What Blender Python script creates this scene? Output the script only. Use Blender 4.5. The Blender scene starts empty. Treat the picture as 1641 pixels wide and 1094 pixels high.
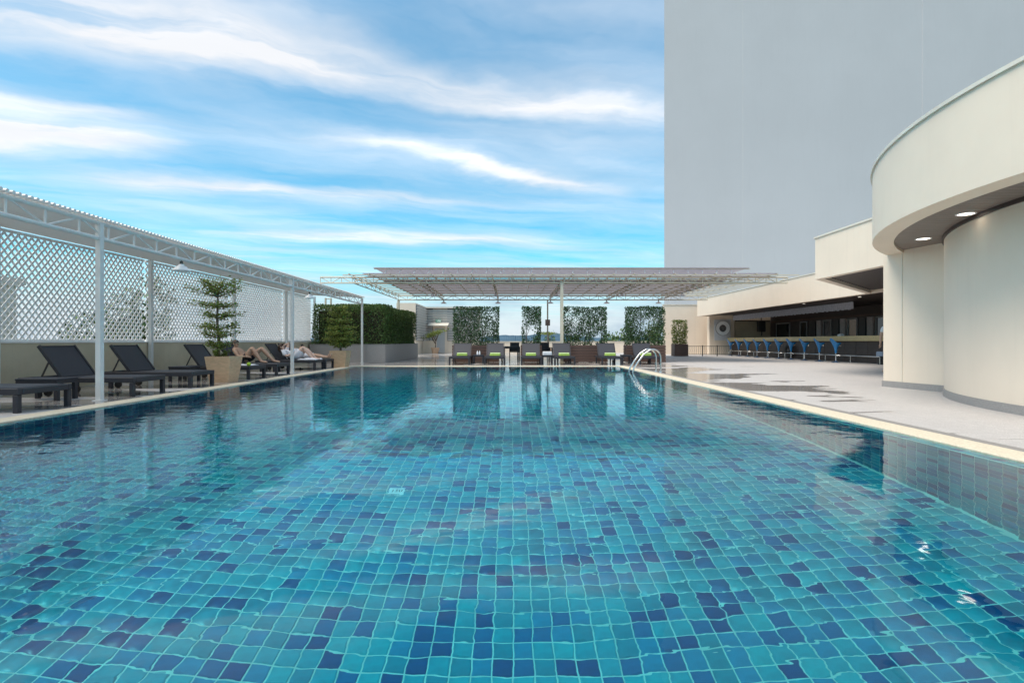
import bpy, bmesh, math, random
import numpy as np
from mathutils import Vector, Matrix
R = math.radians
random.seed(7)
RNG = np.random.default_rng(11)
SC = bpy.context.scene
COL = SC.collection

# ------------------------------------------------------------------ camera
cam_data = bpy.data.cameras.new("camera")
cam_data.sensor_width = 36.0
cam_data.lens = 18.65
cam_data.clip_start = 0.05
cam_data.clip_end = 30000
cam = bpy.data.objects.new("camera", cam_data)
COL.objects.link(cam)
cam.location = (0.0, 0.0, 1.0)
cam.rotation_euler = (R(90.0), 0, 0)
SC.camera = cam

# ------------------------------------------------------------------ colour
SC.view_settings.view_transform = 'Standard'
SC.view_settings.look = 'None'
SC.view_settings.gamma = 1.0
SC.view_settings.use_curve_mapping = False
SC.view_settings.exposure = 0.64
SC.cycles.use_denoising = True
SC.cycles.max_bounces = 10
SC.cycles.transmission_bounces = 8
SC.cycles.transparent_max_bounces = 8
SC.cycles.diffuse_bounces = 4
SC.cycles.glossy_bounces = 4
SC.cycles.sample_clamp_indirect = 6.0

SUN_EL, SUN_AZ = R(60), R(240)          # azimuth clockwise from +Y (north)

# ------------------------------------------------------------------ node helpers
class NT:
    def __init__(s, tree):
        s.t = tree; s.n = tree.nodes; s.l = tree.links
    def new(s, typ, **kw):
        n = s.n.new(typ)
        for k, v in kw.items(): setattr(n, k, v)
        return n
    def put(s, sock, v):
        if hasattr(v, 'links') or isinstance(v, bpy.types.NodeSocket): s.l.new(v, sock)
        else: sock.default_value = v
    def math(s, op, a, b=0.0, c=0.0, clamp=False):
        n = s.new('ShaderNodeMath', operation=op, use_clamp=clamp)
        s.put(n.inputs[0], a); s.put(n.inputs[1], b)
        if op in ('MULTIPLY_ADD', 'SMOOTH_MIN', 'SMOOTH_MAX', 'WRAP', 'COMPARE'): s.put(n.inputs[2], c)
        return n.outputs[0]
    def vmath(s, op, a, b=(0, 0, 0), scale=None):
        n = s.new('ShaderNodeVectorMath', operation=op)
        s.put(n.inputs[0], a); s.put(n.inputs[1], b)
        if scale is not None: s.put(n.inputs['Scale'], scale)
        return n.outputs['Vector']
    def mix(s, f, a, b, typ='MIX'):
        n = s.new('ShaderNodeMix', data_type='RGBA', blend_type=typ)
        s.put(n.inputs[0], f)
        s.put(n.inputs[6], a if not isinstance(a, tuple) else (*a, 1)[:4])
        s.put(n.inputs[7], b if not isinstance(b, tuple) else (*b, 1)[:4])
        return n.outputs[2]
    def ramp(s, v, a, b, lo=0.0, hi=1.0, smooth=True):
        n = s.new('ShaderNodeMapRange', interpolation_type='SMOOTHSTEP' if smooth else 'LINEAR', clamp=True)
        s.put(n.inputs[0], v); s.put(n.inputs[1], a); s.put(n.inputs[2], b)
        s.put(n.inputs[3], lo); s.put(n.inputs[4], hi)
        return n.outputs[0]
    def noise(s, vec, scale=1.0, detail=4.0, rough=0.55, dist=0.0, out=0):
        n = s.new('ShaderNodeTexNoise')
        if vec is not None: s.put(n.inputs['Vector'], vec)
        s.put(n.inputs['Scale'], scale); s.put(n.inputs['Detail'], detail)
        s.put(n.inputs['Roughness'], rough); s.put(n.inputs['Distortion'], dist)
        return n.outputs[out]
    def comb(s, x, y, z):
        n = s.new('ShaderNodeCombineXYZ')
        s.put(n.inputs[0], x); s.put(n.inputs[1], y); s.put(n.inputs[2], z)
        return n.outputs[0]
    def sep(s, v):
        n = s.new('ShaderNodeSeparateXYZ'); s.put(n.inputs[0], v); return n.outputs
    def mapping(s, v, loc=(0, 0, 0), rot=(0, 0, 0), scale=(1, 1, 1)):
        n = s.new('ShaderNodeMapping')
        s.put(n.inputs['Vector'], v); n.inputs['Location'].default_value = loc
        n.inputs['Rotation'].default_value = rot; n.inputs['Scale'].default_value = scale
        return n.outputs[0]

# ------------------------------------------------------------------ world: daylight sky with thin cirrus
world = bpy.data.worlds.new("World")
SC.world = world
world.use_nodes = True
wt = NT(world.node_tree)
wt.n.clear()
sky = wt.new('ShaderNodeTexSky', sky_type='NISHITA')
sky.sun_disc = False
sky.sun_elevation = SUN_EL
sky.sun_rotation = SUN_AZ
sky.air_density = 1.0; sky.dust_density = 0.6; sky.ozone_density = 1.0
tc = wt.new('ShaderNodeTexCoord')
d = wt.sep(tc.outputs['Generated'])
zc = wt.math('MAXIMUM', d[2], 0.035)
px = wt.math('DIVIDE', d[0], zc); py = wt.math('DIVIDE', d[1], zc)
P = wt.comb(px, py, 0.0)                                   # a flat layer of cloud high overhead
warp = wt.noise(P, 1.1, 5, 0.55, 0.0, out=1)
wv = wt.vmath('SCALE', wt.vmath('SUBTRACT', warp, (0.5, 0.5, 0.5)), scale=0.70)
Pw = wt.vmath('ADD', P, wv)
PR = wt.mapping(Pw, rot=(0, 0, R(-20)), scale=(1, 1, 1))
n1 = wt.noise(wt.mapping(PR, scale=(0.42, 1.35, 1), loc=(3.1, 0.7, 0)), 1.0, 6, 0.52, 0.3)
n2 = wt.noise(wt.mapping(PR, scale=(0.8, 3.0, 1), loc=(8.1, 2.7, 0)), 1.0, 6, 0.55, 0.3)
n3 = wt.noise(wt.mapping(PR, scale=(0.25, 0.5, 1), loc=(1.3, 5.2, 0)), 1.0, 3, 0.5)
veil = wt.math('ADD', wt.math('MULTIPLY', n1, 0.62), wt.math('ADD', wt.math('MULTIPLY', n2, 0.22), wt.math('MULTIPLY', n3, 0.30)))
veil = wt.ramp(veil, 0.42, 0.82, 0.06, 0.72, False)
def streak(x0, y0, x1, y1, w, amp):
    L = math.hypot(x1 - x0, y1 - y0); a = math.atan2(y1 - y0, x1 - x0)
    s_ = wt.sep(wt.mapping(wt.vmath('SUBTRACT', Pw, ((x0 + x1) / 2, (y0 + y1) / 2, 0)), rot=(0, 0, -a)))
    across = wt.math('DIVIDE', s_[1], w)
    along = wt.math('DIVIDE', s_[0], L * 0.55)
    g = wt.math('ADD', wt.math('MULTIPLY', across, across), wt.math('POWER', wt.math('ABSOLUTE', along), 4.0))
    g = wt.math('EXPONENT', wt.math('MULTIPLY', g, -1.0))
    return wt.math('MULTIPLY', g, amp)
tot = veil
for q in ((-1.75, 1.50, -0.75, 1.90, 0.26, 1.05), (-0.80, 1.88, 0.62, 2.42, 0.13, 0.70), (-2.5, 3.28, -0.5, 3.80, 0.15, 0.55),
          (-0.85, 2.66, 0.55, 3.45, 0.10, 0.55), (-2.7, 2.35, -1.8, 2.65, 0.34, 0.75), (-2.6, 4.9, 0.2, 5.3, 0.25, 0.55),
          (0.9, 1.6, 2.6, 2.5, 0.18, 0.6), (-4.0, 0.2, -2.0, 0.9, 0.2, 0.7), (0.6, -1.2, 2.4, -0.4, 0.22, 0.7), (-1.5, -2.2, 0.4, -1.5, 0.2, 0.6)):
    st = streak(*q)
    tex = wt.ramp(n2, 0.25, 0.65, 0.30, 1.05)
    tot = wt.math('ADD', tot, wt.math('MULTIPLY', st, tex))
hz = wt.ramp(d[2], 0.0, 0.16, 0.25, 0.0)
tot = wt.math('ADD', tot, hz)
tot = wt.math('MINIMUM', tot, 0.97)
clear = wt.mix(1.0, sky.outputs[0], (0.29, 1.16, 1.28), 'MULTIPLY')
shade = wt.ramp(wt.noise(wt.mapping(PR, scale=(0.5, 1.2, 1), loc=(5, 9, 0)), 1.0, 4, 0.55), 0.35, 0.7, 0.80, 1.0)
cloudc = wt.mix(1.0, (7.6, 7.7, 7.95), wt.comb(shade, shade, shade), 'MULTIPLY')
skyc = wt.mix(tot, clear, cloudc)
bank = wt.noise(wt.mapping(tc.outputs['Generated'], scale=(5, 5, 16)), 1.0, 5, 0.55)
lowf = wt.ramp(wt.math('ADD', d[2], wt.math('MULTIPLY', wt.math('SUBTRACT', bank, 0.5), 0.10)), 0.03, 0.13, 0.88, 0.0)
skyc = wt.mix(lowf, skyc, wt.mix(wt.ramp(bank, 0.35, 0.65), (3.0, 3.7, 4.6), (5.2, 5.6, 6.0)))
bg = wt.new('ShaderNodeBackground')
wt.put(bg.inputs[0], skyc)
bg.inputs[1].default_value = 0.100
wo = wt.new('ShaderNodeOutputWorld')
wt.l.new(bg.outputs[0], wo.inputs[0])

# ------------------------------------------------------------------ sun, softened by the veil of cloud
sl = bpy.data.lights.new("sun", 'SUN')
sl.energy = 2.8
sl.angle = R(40)
sl.color = (1.0, 0.86, 0.73)
sun = bpy.data.objects.new("sun", sl)
COL.objects.link(sun)
sd = Vector((math.sin(SUN_AZ) * math.cos(SUN_EL), math.cos(SUN_AZ) * math.cos(SUN_EL), math.sin(SUN_EL)))
sun.rotation_euler = sd.to_track_quat('Z', 'Y').to_euler()
sun.location = (0, 0, 60)

# ------------------------------------------------------------------ materials
MATS = {}
def pmat(name, col, rough=0.6, var=0.0, vscale=3.0, bump=0.0, bscale=40.0, metal=0.0, spec=0.5, stretch=(1, 1, 1), island=0.0, col2=None, streaks=0.0):
    """plain procedural surface: colour with noise variation and fine relief"""
    m = bpy.data.materials.new(name); m.use_nodes = True
    t = NT(m.node_tree); b = t.n['Principled BSDF']
    b.inputs['Roughness'].default_value = rough
    b.inputs['Metallic'].default_value = metal
    b.inputs['Specular IOR Level'].default_value = spec
    tcn = t.new('ShaderNodeTexCoord')
    vec = tcn.outputs['Object']
    c = (*col, 1)
    out = None
    if var > 0 or col2:
        n = t.noise(t.mapping(vec, scale=stretch), vscale, 5, 0.6)
        f = t.ramp(n, 0.3, 0.7)
        c2 = col2 or tuple(max(0, x * (1 - var)) for x in col)
        out = t.mix(f, tuple(col), tuple(c2))
    if streaks > 0:
        n = t.noise(t.mapping(vec, scale=(3.0, 3.0, 0.18)), 1.6, 6, 0.65)
        f = t.ramp(n, 0.5, 0.78, 0.0, streaks)
        out = t.mix(f, out if out is not None else tuple(col), tuple(x * 0.55 for x in col))
    if island > 0:
        g = t.new('ShaderNodeNewGeometry')
        hs = t.new('ShaderNodeHueSaturation')
        t.put(hs.inputs['Color'], out if out is not None else c)
        t.put(hs.inputs['Value'], t.ramp(g.outputs['Random Per Island'], 0, 1, 1 - island, 1 + island, False))
        t.put(hs.inputs['Hue'], t.ramp(t.math('FRACT', t.math('MULTIPLY', g.outputs['Random Per Island'], 7.3)), 0, 1, 0.482, 0.512, False))
        out = hs.outputs[0]
    if out is not None: t.put(b.inputs['Base Color'], out)
    else: b.inputs['Base Color'].default_value = c
    if bump > 0:
        bn = t.new('ShaderNodeBump'); bn.inputs['Strength'].default_value = 1.0
        bn.inputs['Distance'].default_value = bump
        t.put(bn.inputs['Height'], t.noise(t.mapping(vec, scale=stretch), bscale, 4, 0.6))
        t.put(b.inputs['Normal'], bn.outputs[0])
    MATS[name] = m
    return m

pmat('cream', (0.80, 0.68, 0.55), 0.75, 0.06, 0.6, 0.0006, 60, streaks=0.10)
pmat('cream_cap', (0.70, 0.66, 0.57), 0.6, 0.12, 2.0)
pmat('buff', (0.62, 0.53, 0.38), 0.8, 0.16, 0.9, 0.001, 50, streaks=0.22)
pmat('tower', (0.58, 0.58, 0.59), 0.7, 0.05, 0.12, 0.002, 6, streaks=0.06)
pmat('white_steel', (0.74, 0.74, 0.72), 0.45, 0.10, 4.0)
pmat('cream_steel', (0.66, 0.59, 0.46), 0.5, 0.12, 3.0)
pmat('lattice', (0.84, 0.83, 0.81), 0.5, 0.08, 5.0)
pmat('roof_slat', (0.80, 0.77, 0.74), 0.55, 0.12, 3.0)
pmat('wicker', (0.032, 0.032, 0.040), 0.55, 0.35, 120, 0.002, 160)
pmat('sling', (0.030, 0.033, 0.045), 0.6, 0.15, 90, 0.0008, 300)
pmat('sandstone', (0.66, 0.44, 0.27), 0.8, 0.18, 9, 0.002, 60, stretch=(1, 1, 2.5))
pmat('terracotta', (0.62, 0.40, 0.26), 0.75, 0.15, 8, 0.001, 60)
pmat('soil', (0.06, 0.045, 0.03), 0.95, 0.4, 20, 0.01, 30)
pmat('bark', (0.17, 0.13, 0.10), 0.9, 0.4, 25, 0.006, 40, stretch=(1, 1, 0.3))
pmat('leaf_dark', (0.095, 0.165, 0.045), 0.5, island=0.5, spec=0.4)
pmat('leaf_mid', (0.080, 0.150, 0.060), 0.45, island=0.45, spec=0.45)
pmat('leaf_light', (0.22, 0.27, 0.06), 0.5, island=0.4, spec=0.4)
pmat('leaf_far', (0.10, 0.16, 0.05), 0.7, island=0.4)
pmat('wood_slat', (0.130, 0.075, 0.058), 0.6, 0.3, 6, 0.001, 40, stretch=(0.3, 1, 4))
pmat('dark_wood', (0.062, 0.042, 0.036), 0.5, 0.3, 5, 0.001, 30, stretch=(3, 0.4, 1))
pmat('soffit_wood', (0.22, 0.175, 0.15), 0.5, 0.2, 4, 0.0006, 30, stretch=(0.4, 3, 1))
pmat('black', (0.012, 0.012, 0.013), 0.5)
pmat('dark_iron', (0.05, 0.047, 0.045), 0.5, 0.2, 8)
pmat('blue_shell', (0.002, 0.150, 0.370), 0.22, 0.05, 5, spec=0.6)
pmat('blue_base', (0.02, 0.07, 0.16), 0.35)
pmat('chrome', (0.72, 0.72, 0.72), 0.12, metal=1.0)
pmat('steel_tube', (0.66, 0.66, 0.64), 0.22, metal=1.0)
pmat('lamp_white', (0.88, 0.88, 0.87), 0.4, 0.05, 6)
pmat('towel_green', (0.46, 0.66, 0.12), 0.95, 0.12, 40, 0.003, 120)
pmat('towel_pale', (0.62, 0.78, 0.36), 0.95, 0.1, 40, 0.003, 120)
pmat('towel_white', (0.80, 0.81, 0.83), 0.95, 0.08, 30, 0.003, 120)
pmat('robe', (0.74, 0.75, 0.80), 0.95, 0.10, 14, 0.006, 25)
pmat('skin_pale', (0.68, 0.45, 0.35), 0.5, 0.08, 12)
pmat('skin_tan', (0.52, 0.32, 0.22), 0.5, 0.12, 12)
pmat('hair_brown', (0.085, 0.045, 0.03), 0.6, 0.4, 60)
pmat('hair_grey', (0.16, 0.115, 0.09), 0.6, 0.4, 60)
pmat('hair_dark', (0.03, 0.02, 0.016), 0.5, 0.4, 60)
pmat('shorts_black', (0.016, 0.016, 0.022), 0.85, 0.3, 20, 0.004, 25)
pmat('eye', (0.05, 0.03, 0.025), 0.3)
pmat('lip', (0.45, 0.20, 0.16), 0.5)
pmat('tennis', (0.50, 0.72, 0.06), 0.9, 0.1, 60, 0.001, 200)
pmat('granite_wall', (0.36, 0.34, 0.325), 0.6, 0.30, 60, 0.0005, 90)
pmat('coping', (0.72, 0.63, 0.48), 0.75, 0.22, 45, 0.002, 80)
pmat('drain', (0.30, 0.28, 0.26), 0.6, 0.25, 50, 0.001, 90)
pmat('gold_granite', (0.64, 0.50, 0.25), 0.25, 0.5, 45)
pmat('louvre', (0.66, 0.66, 0.64), 0.5, 0.08, 3)
pmat('door_grey', (0.55, 0.55, 0.54), 0.45, 0.05, 3)
pmat('exit_green', (0.16, 0.34, 0.26), 0.5)
pmat('exit_white', (0.85, 0.9, 0.88), 0.5)
pmat('rail_blue', (0.06, 0.13, 0.22), 0.5)
pmat('brick', (0.60, 0.50, 0.46), 0.8, 0.35, 18, 0.004, 30, stretch=(0.5, 0.5, 3))
pmat('glass_dark', (0.012, 0.016, 0.020), 0.06, spec=0.7)
pmat('valance', (0.50, 0.50, 0.55), 0.9, 0.35, 12, 0.004, 40, stretch=(4, 4, 0.5))
pmat('grille_white', (0.66, 0.66, 0.68), 0.5, 0.06, 6)
pmat('rubber', (0.040, 0.037, 0.035), 0.7, 0.3, 30)
pmat('building_beige', (0.62, 0.56, 0.46), 0.8, 0.12, 0.5)
pmat('shirt', (0.78, 0.79, 0.80), 0.9, 0.08, 20)
pmat('trousers', (0.03, 0.03, 0.04), 0.9)
pmat('bin_blue', (0.20, 0.25, 0.33), 0.5)
pmat('bottle', (0.86, 0.87, 0.9), 0.25)
pmat('notice', (0.85, 0.85, 0.86), 0.5)
pmat('sign_brown', (0.36, 0.28, 0.24), 0.6, 0.4, 20)
pmat('print_dark', (0.03, 0.04, 0.05), 0.6)
pmat('hill', (0.055, 0.115, 0.165), 0.95, 0.25, 0.004)  # blue of distant haze mixed into the hill colour
pmat('ground', (0.12, 0.14, 0.09), 0.95, 0.4, 0.02)
pmat('grout', (0.50, 0.72, 0.68), 0.8, 0.18, 3.0)
pmat('waterline', (0.62, 0.76, 0.74), 0.6)
pmat('tower_window', (0.30, 0.32, 0.33), 0.4)

def sheet_mat():
    m = bpy.data.materials.new('roof_sheet'); m.use_nodes = True
    t = NT(m.node_tree); b = t.n['Principled BSDF']
    tcn = t.new('ShaderNodeTexCoord')
    n = t.noise(tcn.outputs['Object'], 0.8, 5, 0.6)
    t.put(b.inputs['Base Color'], t.mix(t.ramp(n, 0.3, 0.7), (0.46, 0.43, 0.42), (0.34, 0.315, 0.31)))
    b.inputs['Roughness'].default_value = 0.35
    tr = t.new('ShaderNodeBsdfTranslucent'); tr.inputs[0].default_value = (0.66, 0.64, 0.68, 1)
    mx = t.new('ShaderNodeMixShader'); mx.inputs[0].default_value = 0.62
    t.l.new(b.outputs[0], mx.inputs[1]); t.l.new(tr.outputs[0], mx.inputs[2])
    t.l.new(mx.outputs[0], t.n['Material Output'].inputs[0])
    MATS['roof_sheet'] = m
sheet_mat()
for nm_, k_ in (('leaf_dark', 0.25), ('leaf_mid', 0.25), ('leaf_light', 0.35)):
    m_ = MATS[nm_]; t_ = NT(m_.node_tree); b_ = t_.n['Principled BSDF']
    src = b_.inputs['Base Color'].links[0].from_socket
    tr_ = t_.new('ShaderNodeBsdfTranslucent'); t_.l.new(src, tr_.inputs[0])
    mx_ = t_.new('ShaderNodeMixShader'); mx_.inputs[0].default_value = k_
    t_.l.new(b_.outputs[0], mx_.inputs[1]); t_.l.new(tr_.outputs[0], mx_.inputs[2])
    t_.l.new(mx_.outputs[0], t_.n['Material Output'].inputs[0])

def lamp_glow(name, col, e):
    m = bpy.data.materials.new(name); m.use_nodes = True
    b = m.node_tree.nodes['Principled BSDF']
    b.inputs['Base Color'].default_value = (0.9, 0.9, 0.85, 1)
    b.inputs['Emission Color'].default_value = (*col, 1); b.inputs['Emission Strength'].default_value = e
    MATS[name] = m
lamp_glow('glow', (1.0, 0.90, 0.76), 3.0)

def deck_mat():
    m = bpy.data.materials.new('deck_granite'); m.use_nodes = True
    t = NT(m.node_tree); b = t.n['Principled BSDF']
    g = t.new('ShaderNodeNewGeometry'); p = g.outputs['Position']
    sp = t.noise(p, 70, 3, 0.7); blot = t.noise(p, 1.1, 5, 0.6); mid = t.noise(p, 9, 4, 0.6)
    c = t.mix(t.ramp(sp, 0.36, 0.64), (0.40, 0.375, 0.355), (0.62, 0.59, 0.57))
    c = t.mix(t.ramp(mid, 0.35, 0.7, 0.0, 0.28), c, (0.34, 0.32, 0.31))
    c = t.mix(t.ramp(blot, 0.4, 0.75, 0.0, 0.25), c, (0.38, 0.355, 0.34))
    # thin joints between 0.2 m slabs
    br = t.new('ShaderNodeTexBrick'); br.offset = 0.0; br.squash = 1.0
    t.put(br.inputs['Vector'], p)
    br.inputs['Scale'].default_value = 1.0; br.inputs['Brick Width'].default_value = 0.2; br.inputs['Row Height'].default_value = 0.2
    br.inputs['Mortar Size'].default_value = 0.004; br.inputs['Mortar Smooth'].default_value = 0.3
    c = t.mix(t.math('MULTIPLY', br.outputs['Fac'], 0.30), c, (0.24, 0.22, 0.21))
    # wet patches left by splashed water
    s_ = t.sep(p)
    w1 = t.noise(t.mapping(p, scale=(0.35, 0.75, 1)), 1.0, 4, 0.55, 0.4)
    near = t.ramp(s_[0], 4.7, 8.6, 0.23, -0.10, False)
    farb = t.ramp(s_[1], 6.0, 11.0, -0.22, 0.0, False)
    left = t.ramp(s_[0], -6.5, -5.5, -0.05, 0.0, False)
    far2 = t.ramp(s_[1], 26, 34, 0.0, -0.06, False)
    v = t.math('ADD', w1, t.math('ADD', near, t.math('ADD', farb, t.math('ADD', left, far2))))
    wet = t.ramp(v, 0.57, 0.61)
    w2 = t.noise(t.mapping(p, scale=(0.30, 2.2, 1), loc=(4, 2, 0)), 1.0, 3, 0.5, 0.6)
    thin = t.math('MULTIPLY', t.ramp(w2, 0.68, 0.72), 0.7)
    wet = t.math('MAXIMUM', wet, thin)
    c = t.mix(t.math('MULTIPLY', wet, 0.55), c, t.mix(1.0, c, (0.50, 0.48, 0.46), 'MULTIPLY'))
    t.put(b.inputs['Base Color'], c)
    t.put(b.inputs['Roughness'], t.ramp(wet, 0, 1, 0.62, 0.10, False))
    bn = t.new('ShaderNodeBump'); bn.inputs['Distance'].default_value = 0.0012
    t.put(bn.inputs['Strength'], t.ramp(wet, 0, 1, 0.8, 0.06, False))
    t.put(bn.inputs['Height'], sp); t.put(b.inputs['Normal'], bn.outputs[0])
    MATS['deck'] = m
deck_mat()

def water_mat():
    m = bpy.data.materials.new('pool_water'); m.use_nodes = True
    t = NT(m.node_tree); t.n.remove(t.n['Principled BSDF'])
    g = t.new('ShaderNodeNewGeometry'); p = g.outputs['Position']
    a = t.noise(t.mapping(p, scale=(1.0, 1.25, 1)), 2.6, 2.5, 0.5, 0.5)
    bb = t.noise(t.mapping(p, scale=(1.0, 1.2, 1), loc=(7, 3, 1)), 9.0, 2.0, 0.5, 0.4)
    big = t.noise(p, 0.35, 2, 0.5)
    s_ = t.sep(p)
    amp = t.ramp(s_[0], -6.5, -1.5, 1.45, 0.75)
    amp = t.math('MULTIPLY', amp, t.ramp(big, 0.35, 0.65, 0.7, 1.2))
    h = t.math('MULTIPLY', t.math('ADD', a, t.math('MULTIPLY', bb, 0.07)), amp)
    bn = t.new('ShaderNodeBump'); bn.inputs['Strength'].default_value = 1.0; bn.inputs['Distance'].default_value = 0.0052
    t.put(bn.inputs['Height'], h)
    fr = t.new('ShaderNodeFresnel'); fr.inputs['IOR'].default_value = 1.38
    t.l.new(bn.outputs[0], fr.inputs['Normal'])
    gl = t.new('ShaderNodeBsdfGlossy'); gl.inputs['Roughness'].default_value = 0.0
    t.l.new(bn.outputs[0], gl.inputs['Normal'])
    rf = t.new('ShaderNodeBsdfRefraction'); rf.inputs['IOR'].default_value = 1.333; rf.inputs['Roughness'].default_value = 0.0
    rf.inputs['Color'].default_value = (0.42, 0.95, 1.0, 1)
    t.l.new(bn.outputs[0], rf.inputs['Normal'])
    mx = t.new('ShaderNodeMixShader')
    t.l.new(fr.outputs[0], mx.inputs[0]); t.l.new(rf.outputs[0], mx.inputs[1]); t.l.new(gl.outputs[0], mx.inputs[2])
    t.l.new(mx.outputs[0], t.n['Material Output'].inputs[0])
    MATS['water'] = m
water_mat()

TILE_COLS = [(0.003, 0.345, 0.445), (0.008, 0.40, 0.48), (0.002, 0.25, 0.43), (0.001, 0.14, 0.32), (0.001, 0.075, 0.23), (0.002, 0.26, 0.36)]
TILE_W = [0.26, 0.17, 0.19, 0.13, 0.10, 0.15]
for i_, c_ in enumerate(TILE_COLS):
    pmat('tile%d' % i_, c_, 0.3, 0.18, 9.0)

# ------------------------------------------------------------------ mesh helpers
class MB:
    def __init__(s): s.v = []; s.f = []; s.mi = []; s.m = 0
    def add(s, vs, fs):
        o = len(s.v); s.v += [tuple(v) for v in vs]
        s.f += [tuple(i + o for i in f) for f in fs]; s.mi += [s.m] * len(fs); return s
    def box(s, x0, x1, y0, y1, z0, z1):
        return s.add([(x0, y0, z0), (x1, y0, z0), (x1, y1, z0), (x0, y1, z0), (x0, y0, z1), (x1, y0, z1), (x1, y1, z1), (x0, y1, z1)],
                     [(0, 3, 2, 1), (4, 5, 6, 7), (0, 1, 5, 4), (1, 2, 6, 5), (2, 3, 7, 6), (3, 0, 4, 7)])
    def bar(s, p, q, w, h=None, up=(0, 0, 1)):
        """square bar from p to q"""
        h = h or w; p = Vector(p); q = Vector(q); d = (q - p).normalized()
        u = Vector(up)
        if abs(d.dot(u)) > 0.99: u = Vector((1, 0, 0))
        a = d.cross(u).normalized(); b = a.cross(d).normalized()
        a *= w / 2; b *= h / 2
        vs = [p - a - b, p + a - b, p + a + b, p - a + b, q - a - b, q + a - b, q + a + b, q - a + b]
        return s.add(vs, [(0, 1, 2, 3), (7, 6, 5, 4), (4, 5, 1, 0), (5, 6, 2, 1), (6, 7, 3, 2), (7, 4, 0, 3)])
    def tube(s, pts, r, n=8, cap=True):
        pts = [Vector(p) for p in pts]; rs = r if isinstance(r, (list, tuple)) else [r] * len(pts)
        rings = []
        a = None
        for i, p in enumerate(pts):
            d = (pts[min(i + 1, len(pts) - 1)] - pts[max(i - 1, 0)]).normalized()
            if a is None:
                u = Vector((0, 0, 1)) if abs(d.z) < 0.95 else Vector((1, 0, 0))
                a = d.cross(u).normalized()
            else:
                a = (a - d * a.dot(d)).normalized()
            b = d.cross(a)
            rings.append([p + (a * math.cos(2 * math.pi * k / n) + b * math.sin(2 * math.pi * k / n)) * rs[i] for k in range(n)])
        vs = [v for rg in rings for v in rg]; fs = []
        for i in range(len(pts) - 1):
            for k in range(n):
                k2 = (k + 1) % n
                fs.append((i * n + k, (i + 1) * n + k, (i + 1) * n + k2, i * n + k2))
        if cap:
            fs.append(tuple(range(n))); fs.append(tuple((len(pts) - 1) * n + k for k in reversed(range(n))))
        return s.add(vs, fs)
    def lathe(s, prof, c=(0, 0, 0), n=20):
        vs = []; fs = []
        for (r, z) in prof:
            for k in range(n):
                t = 2 * math.pi * k / n
                vs.append((c[0] + r * math.cos(t), c[1] + r * math.sin(t), c[2] + z))
        for i in range(len(prof) - 1):
            for k in range(n):
                k2 = (k + 1) % n
                fs.append((i * n + k, i * n + k2, (i + 1) * n + k2, (i + 1) * n + k))
        return s.add(vs, fs)
    def prism(s, poly, z0, z1):
        """vertical prism over a polygon given anticlockwise"""
        n = len(poly)
        vs = [(x, y, z0) for x, y in poly] + [(x, y, z1) for x, y in poly]
        fs = [tuple(reversed(range(n))), tuple(range(n, 2 * n))]
        fs += [(i, (i + 1) % n, n + (i + 1) % n, n + i) for i in range(n)]
        return s.add(vs, fs)
    def strip(s, a, b, z0, z1):
        """closed band between two matching plan curves a (outer) and b (inner)"""
        n = len(a)
        vs = [(x, y, z0) for x, y in a] + [(x, y, z1) for x, y in a] + [(x, y, z0) for x, y in b] + [(x, y, z1) for x, y in b]
        fs = []
        for i in range(n - 1):
            fs += [(i, i + 1, n + i + 1, n + i), (2 * n + i, 3 * n + i, 3 * n + i + 1, 2 * n + i + 1),
                   (n + i, n + i + 1, 3 * n + i + 1, 3 * n + i), (i, 2 * n + i, 2 * n + i + 1, i + 1)]
        fs += [(0, n, 3 * n, 2 * n), (n - 1, 3 * n - 1, 4 * n - 1, 2 * n - 1)]
        return s.add(vs, fs)
    def mesh(s, name, mats, smooth=False, bevel=0.0):
        me = bpy.data.meshes.new(name); me.from_pydata(s.v, [], s.f)
        for m in (mats if isinstance(mats, (list, tuple)) else [mats]): me.materials.append(MATS[m])
        if any(s.mi): me.polygons.foreach_set('material_index', s.mi)
        if bevel > 0:
            bm = bmesh.new(); bm.from_mesh(me)
            bmesh.ops.recalc_face_normals(bm, faces=bm.faces)
            bmesh.ops.bevel(bm, geom=list(bm.edges), offset=bevel, segments=1, affect='EDGES', clamp_overlap=True)
            bm.to_mesh(me); bm.free()
        if smooth:
            me.polygons.foreach_set('use_smooth', [True] * len(me.polygons))
            try: me.set_sharp_from_angle(angle=R(38))
            except Exception: pass
        me.update()
        return me
    def build(s, name, mats, parent=None, smooth=False, bevel=0.0):
        return link(name, s.mesh(name, mats, smooth, bevel), parent)

def link(name, data, parent=None, loc=None):
    o = bpy.data.objects.new(name, data); COL.objects.link(o)
    if parent is not None: o.parent = parent
    if loc is not None: o.location = loc
    return o
def tag(o, label=None, cat=None, group=None, kind=None):
    if label: o['label'] = label
    if cat: o['category'] = cat
    if group: o['group'] = group
    if kind: o['kind'] = kind
    return o
def thing(name, label, cat, loc=(0, 0, 0), rz=0.0, group=None):
    o = link(name, None, None, loc); o.rotation_euler = (0, 0, rz); o.empty_display_size = 0.2
    return tag(o, label, cat, group)
def dup(root, loc, rz=0.0, label=None, group=None):
    r = root.copy(); COL.objects.link(r); r.location = loc; r.rotation_euler = (0, 0, rz)
    if label: r['label'] = label
    if group: r['group'] = group
    for ch in root.children:
        c = ch.copy(); COL.objects.link(c); c.parent = r
        for g in ch.children:
            d_ = g.copy(); COL.objects.link(d_); d_.parent = c
    return r

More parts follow.
